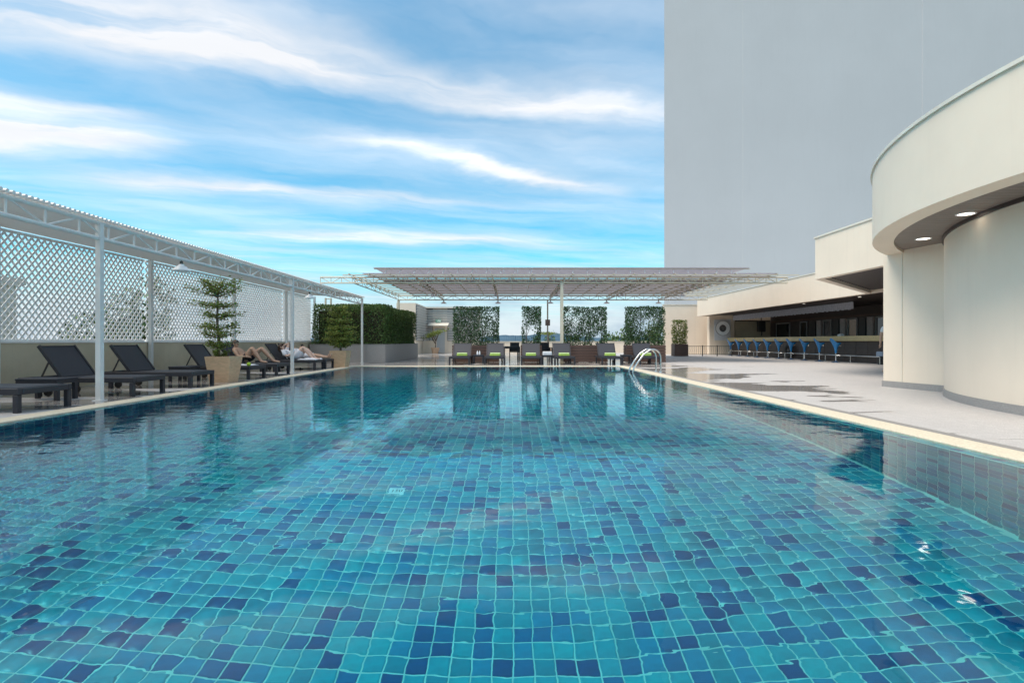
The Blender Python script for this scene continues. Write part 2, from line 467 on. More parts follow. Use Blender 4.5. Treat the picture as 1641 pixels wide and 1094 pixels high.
def leaves(name, pts, size, mat, parent=None, kind=None, flat=0.0, aspect=0.55):
    """a cloud of small folded leaves, one rhombus each"""
    pts = np.asarray(pts, float); n = len(pts)
    d1 = RNG.normal(size=(n, 3)); d1[:, 2] *= (1 - flat); d1 /= np.linalg.norm(d1, axis=1)[:, None]
    d2 = RNG.normal(size=(n, 3)); d2[:, 2] *= (1 - flat); d2 -= d1 * (d1 * d2).sum(1)[:, None]; d2 /= np.linalg.norm(d2, axis=1)[:, None]
    nn = np.cross(d1, d2)
    L = (size * RNG.uniform(0.6, 1.3, n))[:, None]; W = L * aspect
    v = np.empty((n, 4, 3))
    v[:, 0] = pts - d1 * L * 0.5; v[:, 1] = pts + d2 * W * 0.5 + nn * W * 0.15
    v[:, 2] = pts + d1 * L * 0.5; v[:, 3] = pts - d2 * W * 0.5 + nn * W * 0.15
    me = bpy.data.meshes.new(name)
    me.vertices.add(n * 4); me.vertices.foreach_set('co', v.ravel())
    me.loops.add(n * 4); me.loops.foreach_set('vertex_index', np.arange(n * 4, dtype=np.int32))
    me.polygons.add(n); me.polygons.foreach_set('loop_start', np.arange(0, n * 4, 4, dtype=np.int32))
    me.materials.append(MATS[mat]); me.update(calc_edges=True); me.validate()
    o = link(name, me, parent)
    if kind: o['kind'] = kind
    return o

ORD = ['first', 'second', 'third', 'fourth', 'fifth', 'sixth', 'seventh', 'eighth', 'ninth', 'tenth']

# ================================================================== SETTING
PX0, PX1, PY0, PY1 = -6.30, 4.28, 0.55, 21.5          # pool
WZ, FZ = -0.014, -2.08                                 # water level, pool floor
CW = 0.34
ground = tag(MB().box(-9000, 9000, -4000, 14000, -19, -18).build('ground', 'ground'), kind='structure')

# deck: one slab with the pool cut out
dk = MB()
dk.box(-10.0, PX0 - CW, -8, 48, -0.35, 0.0)
dk.box(PX1 + CW + 0.14, 34, -8, 48, -0.35, 0.0)
dk.box(PX0 - CW, PX1 + CW + 0.14, PY1 + CW, 48, -0.35, 0.0)
dk.box(PX0 - CW, PX1 + CW + 0.14, -8, PY0 - CW, -0.35, 0.0)
tag(dk.build('deck', 'deck'), kind='structure')
# pale pebble coping round the pool and the narrow drain strip beside it
cp = MB()
cp.box(PX0 - CW, PX0, PY0 - CW, PY1 + CW, -0.06, 0.006)
cp.box(PX1, PX1 + CW, PY0 - CW, PY1 + CW, -0.06, 0.006)
cp.box(PX0, PX1, PY1, PY1 + CW, -0.06, 0.006)
cp.box(PX0, PX1, PY0 - CW, PY0, -0.06, 0.006)
tag(cp.build('pool_coping', 'coping', bevel=0.008), kind='structure')
tag(MB().box(PX1 + CW, PX1 + CW + 0.14, PY0 - CW, PY1 + CW, -0.05, 0.004).build('drain_strip', 'drain'), kind='structure')

# ------------------------------------------------------------------ pool basin and its tiles
TS, TG = 0.136, 0.009                                  # tile pitch, joint
def tile_mesh(c, s, e=0.006):
    h = (s - TG) / 2; b = 0.006
    m = MB(); m.add([(-h, -h, 0), (h, -h, 0), (h, h, 0), (-h, h, 0), (-h + b, -h + b, e), (h - b, -h + b, e), (h - b, h - b, e), (-h + b, h - b, e)],
                    [(4, 5, 6, 7), (0, 1, 5, 4), (1, 2, 6, 5), (2, 3, 7, 6), (3, 0, 4, 7)])
    return m.mesh('tile', 'tile%d' % c)
TM = [tile_mesh(i, TS) for i in range(6)]
def tile_rest(name, cells, parent):
    """all the smaller tiles of a face in one mesh: cells = list of (origin, ax, ay, normal, colour)"""
    n = len(cells); e = 0.006; h = (TS - TG) / 2; b = 0.006
    loc = np.array([(-h, -h, 0), (h, -h, 0), (h, h, 0), (-h, h, 0), (-h + b, -h + b, e), (h - b, -h + b, e), (h - b, h - b, e), (-h + b, h - b, e)])
    O = np.array([c[0] for c in cells]); A = np.array([c[1] for c in cells]); B = np.array([c[2] for c in cells]); N = np.array([c[3] for c in cells])
    v = O[:, None] + loc[None, :, 0:1] * A[:, None] + loc[None, :, 1:2] * B[:, None] + loc[None, :, 2:3] * N[:, None]
    q = np.array([(4, 5, 6, 7), (0, 1, 5, 4), (1, 2, 6, 5), (2, 3, 7, 6), (3, 0, 4, 7)])
    f = (q[None] + (np.arange(n) * 8)[:, None, None]).reshape(-1)
    me = bpy.data.meshes.new(name)
    me.vertices.add(n * 8); me.vertices.foreach_set('co', v.ravel())
    me.loops.add(len(f)); me.loops.foreach_set('vertex_index', f.astype(np.int32))
    me.polygons.add(n * 5); me.polygons.foreach_set('loop_start', np.arange(0, n * 20, 4, dtype=np.int32))
    for i in range(6): me.materials.append(MATS['tile%d' % i])
    me.polygons.foreach_set('material_index', np.repeat(np.array([c[4] for c in cells], dtype=np.int32), 5))
    me.update(calc_edges=True); me.validate()
    o = link(name, me, parent); o['kind'] = 'stuff'; return o
def face_tiles(parent, origin, ax, ay, nx, ny, near, count):
    """grid of tiles; the `count` cells nearest `near` become objects of their own"""
    ax = Vector(ax); ay = Vector(ay); nr = ax.cross(ay); origin = Vector(origin)
    rot = Matrix((ax, ay, nr)).transposed().to_euler()
    cells = []
    for j in range(ny):
        for i in range(nx):
            o = origin + ax * (i + 0.5) * TS + ay * (j + 0.5) * TS
            cells.append((o, random.choices(range(6), TILE_W)[0]))
    cells.sort(key=lambda c: near(c[0]))
    for (o, c) in cells[:count]:
        t = link('tile', TM[c], parent, o); t.rotation_euler = rot
    if cells[count:]:
        tile_rest('tile_field', [(tuple(o), tuple(ax), tuple(ay), tuple(nr), c) for (o, c) in cells[count:]], parent)
def seen_key(p):
    """order in which cells show largest: nearest the lens among those in its field"""
    x, y, z = p.x, p.y, p.z
    dz = 1.0 - z
    out = 0.0
    if abs(x) > 0.92 * y: out = 100
    if z < -1.5 and y < 2.75: out = 100
    return out + math.sqrt(x * x + y * y + dz * dz)
LE = 0.145                                             # tiled overflow ledge just under the surface
IX0, IX1, IY0, IY1 = PX0 + LE, PX1 - LE, PY0 + LE, PY1 - LE
fl = tag(MB().box(PX0 - 0.3, PX1 + 0.3, PY0 - 0.3, PY1 + 0.3, FZ - 0.2, FZ).build('pool_floor', 'grout'), kind='structure')
nxf = int((IX1 - IX0) / TS); nyf = int((IY1 - IY0) / TS)
face_tiles(fl, (IX0 + ((IX1 - IX0) - nxf * TS) / 2, IY0 + 0.02, FZ), (1, 0, 0), (0, 1, 0), nxf, nyf, seen_key, 300)
LZ = -0.055
nz = 15; wz0 = LZ - 0.012 - nz * TS
wr = tag(MB().box(IX1, PX1 + 0.3, IY0, IY1, FZ, LZ).build('pool_wall_right', 'grout'), kind='structure')
face_tiles(wr, (IX1, IY1 - 0.02, wz0), (0, -1, 0), (0, 0, 1), nyf, nz, seen_key, 160)
wl = tag(MB().box(PX0 - 0.3, IX0, IY0, IY1, FZ, LZ).build('pool_wall_left', 'grout'), kind='structure')
face_tiles(wl, (IX0, IY0 + 0.02, wz0), (0, 1, 0), (0, 0, 1), nyf, nz, seen_key, 0)
wf = tag(MB().box(PX0 - 0.3, PX1 + 0.3, IY1, PY1 + 0.3, FZ, LZ).build('pool_wall_far', 'grout'), kind='structure')
face_tiles(wf, (IX0 + 0.03, IY1, wz0), (1, 0, 0), (0, 0, 1), nxf, nz, seen_key, 0)
wn = tag(MB().box(PX0 - 0.3, PX1 + 0.3, PY0 - 0.3, IY0, FZ, LZ).build('pool_wall_near', 'grout'), kind='structure')
face_tiles(wn, (IX1 - 0.03, IY0, wz0), (-1, 0, 0), (0, 0, 1), nxf, nz, seen_key, 0)
face_tiles(wr, (IX1 + 0.002, IY0 + 0.02, LZ), (1, 0, 0), (0, 1, 0), 1, nyf, seen_key, 0)
face_tiles(wl, (PX0 + 0.001, IY0 + 0.02, LZ), (1, 0, 0), (0, 1, 0), 1, nyf, seen_key, 0)
face_tiles(wf, (IX0 + 0.03, IY1 + 0.002, LZ), (1, 0, 0), (0, 1, 0), nxf, 1, seen_key, 0)
# pale nosing along the edge of the ledge
tr = MB()
tr.box(IX0 - 0.012, IX0 + 0.014, IY0 + 0.02, IY1 - 0.016, LZ - 0.014, LZ + 0.010)
tr.box(IX1 - 0.014, IX1 + 0.012, IY0 + 0.02, IY1 - 0.016, LZ - 0.014, LZ + 0.010)
tr.box(IX0 + 0.016, IX1 - 0.016, IY1 - 0.014, IY1 + 0.012, LZ - 0.014, LZ + 0.010)
tag(tr.build('pool_nosing', 'waterline'), kind='structure')
tag(MB().add([(PX0 - 0.01, PY0 - 0.01, WZ), (PX1 + 0.01, PY0 - 0.01, WZ), (PX1 + 0.01, PY1 + 0.01, WZ), (PX0 - 0.01, PY1 + 0.01, WZ)], [(0, 1, 2, 3)]).build('pool_water', 'water'), kind='structure')

def text_obj(name, body, size, mat, parent, loc, rot, ext=0.001):
    cu = bpy.data.curves.new(name, 'FONT'); cu.body = body; cu.size = size; cu.extrude = ext
    cu.align_x = 'CENTER'; cu.align_y = 'CENTER'
    tmp = bpy.data.objects.new('tmp', cu); COL.objects.link(tmp)
    dg = bpy.context.evaluated_depsgraph_get()
    me = bpy.data.meshes.new_from_object(tmp.evaluated_get(dg))
    bpy.data.objects.remove(tmp); me.name = name
    me.materials.clear(); me.materials.append(MATS[mat])
    o = link(name, me, parent, loc); o.rotation_euler = rot
    return o
mk = thing('depth_marker', 'small white depth marker tile reading 150 on the pool floor', 'marker', (-1.24, 5.7, FZ + 0.008))
MB().box(-0.085, 0.085, -0.08, 0.08, 0, 0.008).build('plate', 'notice', mk, bevel=0.002)
text_obj('number', '150', 0.085, 'print_dark', mk, (0, 0, 0.0095), (0, 0, 0))

# ------------------------------------------------------------------ tower behind everything
tw = thing('tower', 'tall blank pale grey tower wall rising behind the pool bar', 'tower', (14.35, 50, 0))
MB().prism([(0, 0), (7.4, 0), (26, 24), (9, 24)], -18, 75).build('wall', 'tower', tw)
MB().box(7.4, 24.3, -0.025, 20, -18, 75).build('wall', 'tower', tw)
MB().box(24.3, 60, -0.05, 20, -18, 75).build('wall', 'tower', tw)
MB().box(4.0, 4.9, -0.5, -0.002, 7.5, 7.62).build('ledge', 'louvre', tw)

# ------------------------------------------------------------------ far hills, trees beyond the terrace, neighbours
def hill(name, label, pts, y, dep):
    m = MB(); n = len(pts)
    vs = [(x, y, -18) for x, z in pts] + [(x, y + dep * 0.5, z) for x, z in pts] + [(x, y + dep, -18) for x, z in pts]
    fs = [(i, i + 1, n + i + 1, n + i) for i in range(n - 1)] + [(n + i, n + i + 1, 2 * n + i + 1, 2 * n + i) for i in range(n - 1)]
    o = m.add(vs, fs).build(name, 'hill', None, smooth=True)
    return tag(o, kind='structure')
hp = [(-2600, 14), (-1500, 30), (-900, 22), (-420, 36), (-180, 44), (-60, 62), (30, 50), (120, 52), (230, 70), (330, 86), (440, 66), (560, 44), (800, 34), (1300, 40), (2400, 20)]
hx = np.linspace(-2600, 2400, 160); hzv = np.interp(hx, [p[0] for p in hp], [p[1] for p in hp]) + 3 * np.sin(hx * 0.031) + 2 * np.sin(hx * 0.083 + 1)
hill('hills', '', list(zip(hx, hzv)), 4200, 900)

def blob_tree(name, label, loc, rx, ry, zb, zt, n, size, mat, seed, group=None):
    rg = np.random.default_rng(seed)
    t = thing(name, label, 'tree', loc, 0, group)
    k = 14; cs = rg.normal(size=(k, 3)) * (rx * 0.42, ry * 0.42, (zt - zb) * 0.18) + (0, 0, (zb + zt) / 2)
    pts = []
    for c in cs:
        q = rg.normal(size=(n // k, 3)); q /= np.linalg.norm(q, axis=1)[:, None]
        pts.append(c + q * (rx * 0.42, ry * 0.42, (zt - zb) * 0.26) * rg.uniform(0.55, 1.0, (n // k, 1)))
    leaves('crown', np.concatenate(pts), size, mat, t)
    MB().tube([(0, 0, 0), (0.1, 0, zb * 0.5 + zt * 0.1), (0, 0.1, (zb + zt) / 2)], [rx * 0.09, rx * 0.07, rx * 0.03]).build('trunk', 'bark', t)
    return t
FT = [(22.0, 128, 2.6), (27.5, 131, 3.0), (32.5, 127, 2.5), (17.0, 138, 2.0), (38.0, 134, 3.2), (11.0, 150, 1.6)]
for i, (x, y, top) in enumerate(FT):
    blob_tree('far_tree', 'bushy green tree beyond the back parapet under the grey cloud', (x, y, -18), 5.2, 4.2, 9, 18 + top, 3000, 0.8, 'leaf_far', 100 + i, 'trees beyond the parapet')
blob_tree('round_tree', 'broad round tree seen through the white lattice screen', (-18.4, 26, -18), 2.5, 2.5, 15.5, 21.2, 3000, 0.34, 'leaf_far', 121)
def house(name, label, loc, w, dp, hgt, floors):
    t = thing(name, label, 'building', loc)
    MB().box(-w / 2, w / 2, 0, dp, 0, hgt).build('wall', 'building_beige', t)
    MB().box(-w / 2 - 0.3, w / 2 + 0.3, -0.3, dp + 0.3, hgt, hgt + 0.35).build('roof', 'cream_cap', t)
    for f in range(floors):
        for s in range(5):
            x = -w / 2 + w * (s + 0.5) / 5; z = hgt - 2.6 - f * 3.1
            p_ = MB().box(x - 0.6, x + 0.6, -0.06, -0.004, z, z + 1.4).build('window', 'glass_dark', t)
            MB().box(x - 0.7, x + 0.7, -0.16, -0.064, z - 0.12, z - 0.01).build('sill', 'cream_cap', p_)
    return t
house('apartment_house', 'beige apartment house glimpsed through the white lattice screen', (-31.3, 22, -18), 6.5, 8, 22.2, 3)

# ================================================================== LEFT SIDE: low wall, lattice, slatted pergola
WX = -9.6
lw = thing('low_wall', 'buff rendered low wall behind the black loungers', 'wall', (WX, 0, 0))
MB().box(-0.22, 0, -6, 25.7, 0, 0.97).build('render', 'buff', lw)
MB().box(-0.25, 0.025, -6, 25.7, 0.97, 1.0).build('capping', 'lattice', lw)
BAYS = [(1.4, 5.6), (5.6, 9.8), (9.8, 14.0), (14.0, 18.2), (18.2, 22.4), (22.4, 25.6)]
PHZ, PVT = 0.146, 0.173                              # pitch of the diamonds along and up
LZ0, LZ1 = 1.03, 3.10
def clip_slat(m, c, y0, y1, w=0.036):
    """lath y = c + m*(z-LZ0), clipped to the bay"""
    za, zb = LZ0, LZ1
    pts = []
    za2 = (y0 - c) / m + LZ0; zb2 = (y1 - c) / m + LZ0
    lo, hi = min(za2, zb2), max(za2, zb2)
    za, zb = max(za, lo), min(zb, hi)
    if zb - za < 0.03: return None
    return (c + m * (za - LZ0), za), (c + m * (zb - LZ0), zb)
LM = PHZ / PVT
bay_label = ['white lattice screen, the bay farthest from the long hedge', 'white lattice screen with beige house visible through it',
             'white lattice screen with the round tree visible through it', 'white lattice screen behind the lone lounger and tall potted tree',
             'white lattice screen behind the man in black shorts', 'white lattice screen beside the timber ladder frame, last bay']
for b_i, (y0, y1) in enumerate(BAYS):
    t = thing('lattice_screen', bay_label[b_i], 'lattice', (WX - 0.10, y0, 0), 0, 'lattice bays on the low wall')
    MB().box(-0.03, 0.03, 0.04, y1 - y0 - 0.04, LZ0 - 0.03, LZ0 + 0.01).build('bottom_rail', 'lattice', t)
    MB().box(-0.03, 0.03, 0.04, y1 - y0 - 0.04, LZ1, LZ1 + 0.05).build('top_rail', 'lattice', t)
    W = y1 - y0 - 0.04
    span = LM * (LZ1 - LZ0)
    for fam in (1, -1):
        x = 0.012 if fam == 1 else -0.012
        c = 0.04 - span if fam == 1 else 0.04
        while c < (W if fam == 1 else W + span):
            r_ = clip_slat(LM * fam, c, 0.04, W)
            if r_:
                (ya, za), (yb, zb) = r_
                MB().bar((x, ya, za), (x, yb, zb), 0.040, 0.012, up=(1, 0, 0)).build('slat', 'lattice', t)
            c += PHZ
for i, y in enumerate([1.4, 5.6, 9.8, 14.0, 18.2, 22.4, 25.6]):
    t = thing('lattice_post', ['grey lattice post farthest from the long hedge', 'grey lattice post second farthest from the long hedge', 'grey lattice post between house and round tree views', 'grey lattice post rising behind the second lounger gap',
               'grey lattice post rising behind the tall potted tree', 'grey lattice post rising behind the woman in the robe', 'grey lattice post at the lattice end beside the ladder frame'][i], 'post', (WX + 0.02, y, 0), 0, 'posts along the lattice')
    MB().box(0.01, 0.09, -0.045, 0.045, 0, 3.16).build('shaft', 'white_steel', t)
    MB().box(0.005, 0.11, -0.06, 0.06, 0.0, 0.012).build('foot_plate', 'white_steel', t)

def truss(parent, a, b, zb, zt, step, mat, rb=0.03, chord=0.055, stub=True):
    """plane truss between plan points a and b: chords, verticals and zigzag webs, each its own piece"""
    a = Vector((*a, 0)); b = Vector((*b, 0)); L = (b - a).length; d = (b - a) / L
    MB().tube([a + Vector((0, 0, zt)), b + Vector((0, 0, zt))], chord / 2, 8).build('top_chord', mat, parent, smooth=True)
    MB().tube([a + Vector((0, 0, zb)), b + Vector((0, 0, zb))], chord / 2, 8).build('bottom_chord', mat, parent, smooth=True)
    n = max(2, round(L / step)); s = L / n
    mv = MB().tube([(0, 0, zb), (0, 0, zt)], rb / 2, 6, cap=False).mesh('web_post', mat, True)
    dirs = {}
    for k in (1, -1):
        p = (0, 0, zb if k == 1 else zt); q = d * s + Vector((0, 0, zt if k == 1 else zb))
        dirs[k] = MB().tube([p, q], rb / 2, 6, cap=False).mesh('brace', mat, True)
    for i in range(n + 1): link('web_post', mv, parent, a + d * s * i)
    for i in range(n): link('brace', dirs[1 if i % 2 else -1], parent, a + d * s * i)

TX = -6.98
pg = thing('slatted_pergola', 'long pale grey steel pergola with slatted roof over the loungers', 'pergola', (0, 0, 0))
truss(pg, (TX, 1.1), (TX, 24.7), 2.74, 3.0, 0.62, 'white_steel', 0.034, 0.07)
for y in (1.1, 8.98, 16.85, 24.7):
    p_ = MB().box(TX - 0.042, TX + 0.042, y - 0.042, y + 0.042, 0.012, 3.0).build('post', 'white_steel', pg)
    MB().box(TX - 0.075, TX + 0.075, y - 0.075, y + 0.075, 0, 0.014).build('foot_plate', 'white_steel', p_)
mb = MB().tube([(TX + 0.10, 0, 3.06), (WX - 0.05, 0, 3.19)], 0.027, 6)
sm_ = mb.mesh('roof_slat', 'roof_slat', True)
y = 1.1
while y < 24.75:
    link('roof_slat', sm_, pg, (0, y, 0)); y += 0.093
MB().bar((WX - 0.05, 1.1, 3.20), (WX - 0.05, 25.6, 3.20), 0.05, 0.06).build('eaves_beam', 'white_steel', pg)

def pendant(name, label, loc, rod, group, r=0.18):
    t = thing(name, label, 'lamp', loc, 0, group)
    MB().lathe([(0.03, 0.10), (0.045, 0.09), (0.06, 0.07), (0.10, 0.045), (r, -0.03), (r, -0.045), (r - 0.012, -0.045), (0.09, 0.03), (0.05, 0.055)], n=20).build('shade', 'lamp_white', t, smooth=True)
    MB().lathe([(0.0, -0.015), (0.025, -0.01), (0.032, 0.015), (0.02, 0.05), (0.0, 0.055)], n=12).build('bulb', 'bottle', t, smooth=True)
    MB().lathe([(0.0, 0.165), (0.03, 0.16), (0.034, 0.10), (0.0, 0.095)], n=12).build('cap', 'dark_iron', t, smooth=True)
    MB().tube([(0, 0, 0.16), (0, 0, rod)], 0.008, 6).build('rod', 'dark_iron', t)
    return t
pendant('pendant_lamp', 'white dish pendant lamp hung before the lattice, above the lone lounger', (TX, 11.2, 2.53), 0.20, 'lamps under the slatted pergola')
pendant('pendant_lamp', 'white dish pendant lamp hung under the pergola above the woman in the robe', (TX, 18.3, 2.53), 0.20, 'lamps under the slatted pergola')

# timber-coloured ladder frame at the end of the lattice
lf = thing('ladder_frame', 'buff steel ladder frame standing at the end of the lattice', 'frame', (-9.1, 25.9, 0))
for x in (0.0, 0.26): MB().box(x - 0.035, x + 0.035, -0.035, 0.035, 0, 3.12).build('rail', 'cream_steel', lf)
for z in (0.28, 0.62, 1.02, 1.35, 2.0, 2.6, 3.05): MB().box(0.035, 0.225, -0.02, 0.02, z, z + 0.04).build('rung', 'cream_steel', lf)
nb = MB().box(0.0, 0.26, -0.05, -0.04, 1.45, 1.78).build('notice', 'notice', None); nb.location = (-9.1, 25.9, 0)
tag(nb, 'blank white notice fixed on the ladder frame', 'notice')

# ------------------------------------------------------------------ loungers
LW = 0.84
def make_lounger():
    t = thing('sun_lounger', 'x', 'sun lounger')
    h = LW / 2
    for s in (-1, 1):
        MB().box(-1.04, 1.045, s * h - 0.035, s * h + 0.035, 0.255, 0.345).build('side_rail', 'wicker', t, bevel=0.008)
        MB().box(0.965, 1.04, s * h - 0.037, s * h + 0.037, 0, 0.252).build('leg', 'wicker', t, bevel=0.008)
        MB().box(-0.72, -0.645, s * h - 0.037, s * h + 0.037, 0, 0.252).build('leg', 'wicker', t, bevel=0.008)
        w = MB(); w.tube([(-0.60, s * (h - 0.10) - 0.02, 0.07), (-0.60, s * (h - 0.10) + 0.02, 0.07)], 0.07, 14)
        w.bar((-0.60, s * (h - 0.10), 0.07), (-0.62, s * (h - 0.10), 0.27), 0.025)
        w.build('wheel', 'rubber', t, smooth=True)
    MB().box(0.975, 1.05, -h + 0.035, h - 0.035, 0.256, 0.344).build('end_rail', 'wicker', t, bevel=0.008)
    MB().box(-1.045, -0.975, -h + 0.035, h - 0.035, 0.256, 0.344).build('end_rail', 'wicker', t, bevel=0.008)
    MB().box(-0.30, 0.975, -h + 0.035, h - 0.035, 0.325, 0.350).build('seat_sling', 'sling', t)
    c_, s_ = math.cos(R(54)), math.sin(R(54)); L = 0.70
    hx, hz_ = -0.30, 0.352
    bm_ = MB()
    for (y0, y1) in ((-h + 0.0, -h + 0.055), (h - 0.055, h - 0.0)):
        bm_.bar((hx, (y0 + y1) / 2, hz_), (hx - c_ * L, (y0 + y1) / 2, hz_ + s_ * L), 0.055, 0.035, up=(0, 1, 0))
    bm_.bar((hx - c_ * (L - 0.02), -h + 0.055, hz_ + s_ * (L - 0.02)), (hx - c_ * (L - 0.02), h - 0.055, hz_ + s_ * (L - 0.02)), 0.035, 0.04)
    bm_.build('back_frame', 'wicker', t)
    n_ = Vector((s_, 0, c_)) * 0.012
    p0 = Vector((hx, 0, hz_)); p1 = Vector((hx - c_ * (L - 0.03), 0, hz_ + s_ * (L - 0.03)))
    y0, y1 = -h + 0.052, h - 0.052
    vs = []
    for q in (p0, p1):
        for yy in (y0, y1):
            for sg in (-1, 1): vs.append((q.x + n_.x * sg, yy, q.z + n_.z * sg))
    MB().add(vs, [(0, 2, 6, 4), (1, 5, 7, 3), (0, 1, 3, 2), (4, 6, 7, 5), (0, 4, 5, 1), (2, 3, 7, 6)]).build('backrest', 'sling', t)
    for s in (-1, 1):
        q = p0.lerp(p1, 0.55)
        MB().bar((q.x, s * (h - 0.03), q.z), (q.x - 0.17, s * (h - 0.05), 0.33), 0.022).build('prop', 'dark_iron', t)
    return t
LG = make_lounger()
lcx = -7.905
left_l = [(7.82, 'empty black lounger beside the bare steel post nearest the pool steps end, first of the wall row', None),
          (10.05, 'empty black lounger behind the steel post at the pool edge', None),
          (11.78, 'empty black lounger between the post lounger and the tall potted tree', None),
          (14.34, 'empty black lounger just past the tall potted tree, tennis ball on its foot', None),
          (15.94, 'black lounger carrying the man in black shorts', None),
          (18.92, 'black lounger carrying the woman in the white robe', None),
          (19.82, 'black lounger carrying the reader, beside the small potted tree', None)]
LLEFT = []
for i, (yc, lab, _) in enumerate(left_l):
    o = LG if i == 0 else dup(LG, (0, 0, 0))
    o.location = (lcx + (0.0 if i < 6 else 0.06), yc, 0); o.rotation_euler = (0, 0, R(random.uniform(-1.2, 1.2)))
    o['label'] = lab; o['group'] = 'loungers along the lattice wall'
    LLEFT.append(o)
LLEFT[0]['label'] = 'empty black lounger at the end of the wall row farthest from the people'
far_x = [-2.28, -0.76, 0.86, 2.28, 4.33, 5.97]
far_lab = ['black lounger with green towel at the louvred building end of the far row', 'black lounger with green towel in front of the dining table',
           'black lounger with green towel in front of the narrow column hedge', 'black lounger with green towel backed onto the stout pergola post',
           'black lounger with green towel just behind the pool ladder', 'black lounger with green towel on the bar side of the pool ladder']
for x, lab in zip(far_x, far_lab):
    dup(LG, (x, 23.92, 0), R(-90 + random.uniform(-1.5, 1.5)), lab, 'loungers along the far pool end')
for i, x in enumerate(far_x):
    t = thing('folded_towel', 'folded lime green towel on ' + ['the lounger nearest the louvred building', 'the lounger in front of the dining table', 'the lounger before the narrow hedge',
              'the lounger at the pergola post', 'the lounger behind the pool ladder', 'the lounger on the bar side of the ladder'][i], 'towel', (x + [0.02, 0.0, 0.0, 0.08, 0.12, 0.08][i], 24.05, 0.351), R(random.uniform(-4, 4)), 'green towels on far loungers')
    MB().box(-0.24, 0.24, -0.15, 0.15, 0, 0.075).build('fold', 'towel_green', t, bevel=0.025)
    MB().box(-0.235, 0.235, -0.145, 0.145, 0.076, 0.135).build('fold', 'towel_pale', t, bevel=0.025)
def side_table(label, loc, w, dp, hgt, group, rz=0):
    t = thing('side_table', label, 'side table', loc, rz, group)
    MB().box(-w / 2, w / 2, -dp / 2, dp / 2, hgt - 0.03, hgt).build('top', 'sling', t, bevel=0.006)
    MB().box(-w / 2 + 0.01, w / 2 - 0.01, -dp / 2 + 0.01, dp / 2 - 0.01, hgt - 0.09, hgt - 0.032).build('apron', 'wicker', t)
    for sx in (-1, 1):
        for sy in (-1, 1):
            cx, cy = sx * (w / 2 - 0.035), sy * (dp / 2 - 0.035)
            MB().box(cx - 0.03, cx + 0.03, cy - 0.03, cy + 0.03, 0, hgt - 0.091).build('leg', 'wicker', t)
    return t
side_table('low black wicker side table beside the post lounger', (-8.0, 9.13, 0), 0.72, 0.44, 0.375, 'side tables by the wall')
side_table('low black wicker side table behind the potted tree', (-8.3, 13.45, 0), 0.55, 0.46, 0.375, 'side tables by the wall')
side_table('low black wicker side table between the man and the woman', (-8.0, 17.55, 0), 0.5, 0.46, 0.375, 'side tables by the wall')
ft = [side_table('low black side table with two white bottles between far loungers', (-1.52, 24.1, 0), 0.48, 0.46, 0.40, 'side tables of the far row'),
      side_table('low black side table with an added white towel stack between far loungers', (1.56, 23.5, 0), 0.48, 0.46, 0.40, 'side tables of the far row'),
      side_table('low black side table behind the pool ladder', (5.15, 24.0, 0), 0.44, 0.46, 0.40, 'side tables of the far row')]
for k, dx in enumerate((-0.05, 0.05)):
    o = MB().lathe([(0, 0), (0.035, 0), (0.037, 0.01), (0.037, 0.11), (0.014, 0.15), (0.014, 0.185), (0, 0.19)], n=14).build('bottle', 'bottle', None, smooth=True)
    o.location = (-1.52 + dx, 24.08, 0.40); tag(o, 'small white plastic bottle on a low black table', 'bottle', 'white bottles on the low table')
t = thing('added_towel_stack', 'added stack of white towels on the low black table, for bright deck stripes', 'towels', (1.56, 23.5, 0.40))  # stack added to stand for bright reflected stripes on the deck
for k in range(3): MB().box(-0.2, 0.2, -0.15, 0.15, k * 0.052, k * 0.052 + 0.05).build('fold', 'towel_white', t, bevel=0.018)

# ------------------------------------------------------------------ tapered stone planters with small trees
def stone_planter(label, loc, top, bot, hgt, mat='sandstone'):
    t = thing('stone_planter', label, 'planter', loc, 0, None)
    a, b = bot / 2, top / 2; w = 0.05
    vs = [(-a, -a, 0), (a, -a, 0), (a, a, 0), (-a, a, 0), (-b, -b, hgt), (b, -b, hgt), (b, b, hgt), (-b, b, hgt),
          (-b + w, -b + w, hgt), (b - w, -b + w, hgt), (b - w, b - w, hgt), (-b + w, b - w, hgt),
          (-b + w + .01, -b + w + .01, hgt - 0.08), (b - w - .01, -b + w + .01, hgt - 0.08), (b - w - .01, b - w - .01, hgt - 0.08), (-b + w + .01, b - w - .01, hgt - 0.08)]
    fs = [(0, 3, 2, 1), (0, 1, 5, 4), (1, 2, 6, 5), (2, 3, 7, 6), (3, 0, 4, 7), (4, 5, 9, 8), (5, 6, 10, 9), (6, 7, 11, 10), (7, 4, 8, 11),
          (8, 9, 13, 12), (9, 10, 14, 13), (10, 11, 15, 14), (11, 8, 12, 15)]
    MB().add(vs, fs).build('pot', mat, t)
    MB().box(-b + w + .006, b - w - .006, -b + w + .006, b - w - .006, hgt - 0.12, hgt - 0.07).build('soil', 'soil', t)
    return t
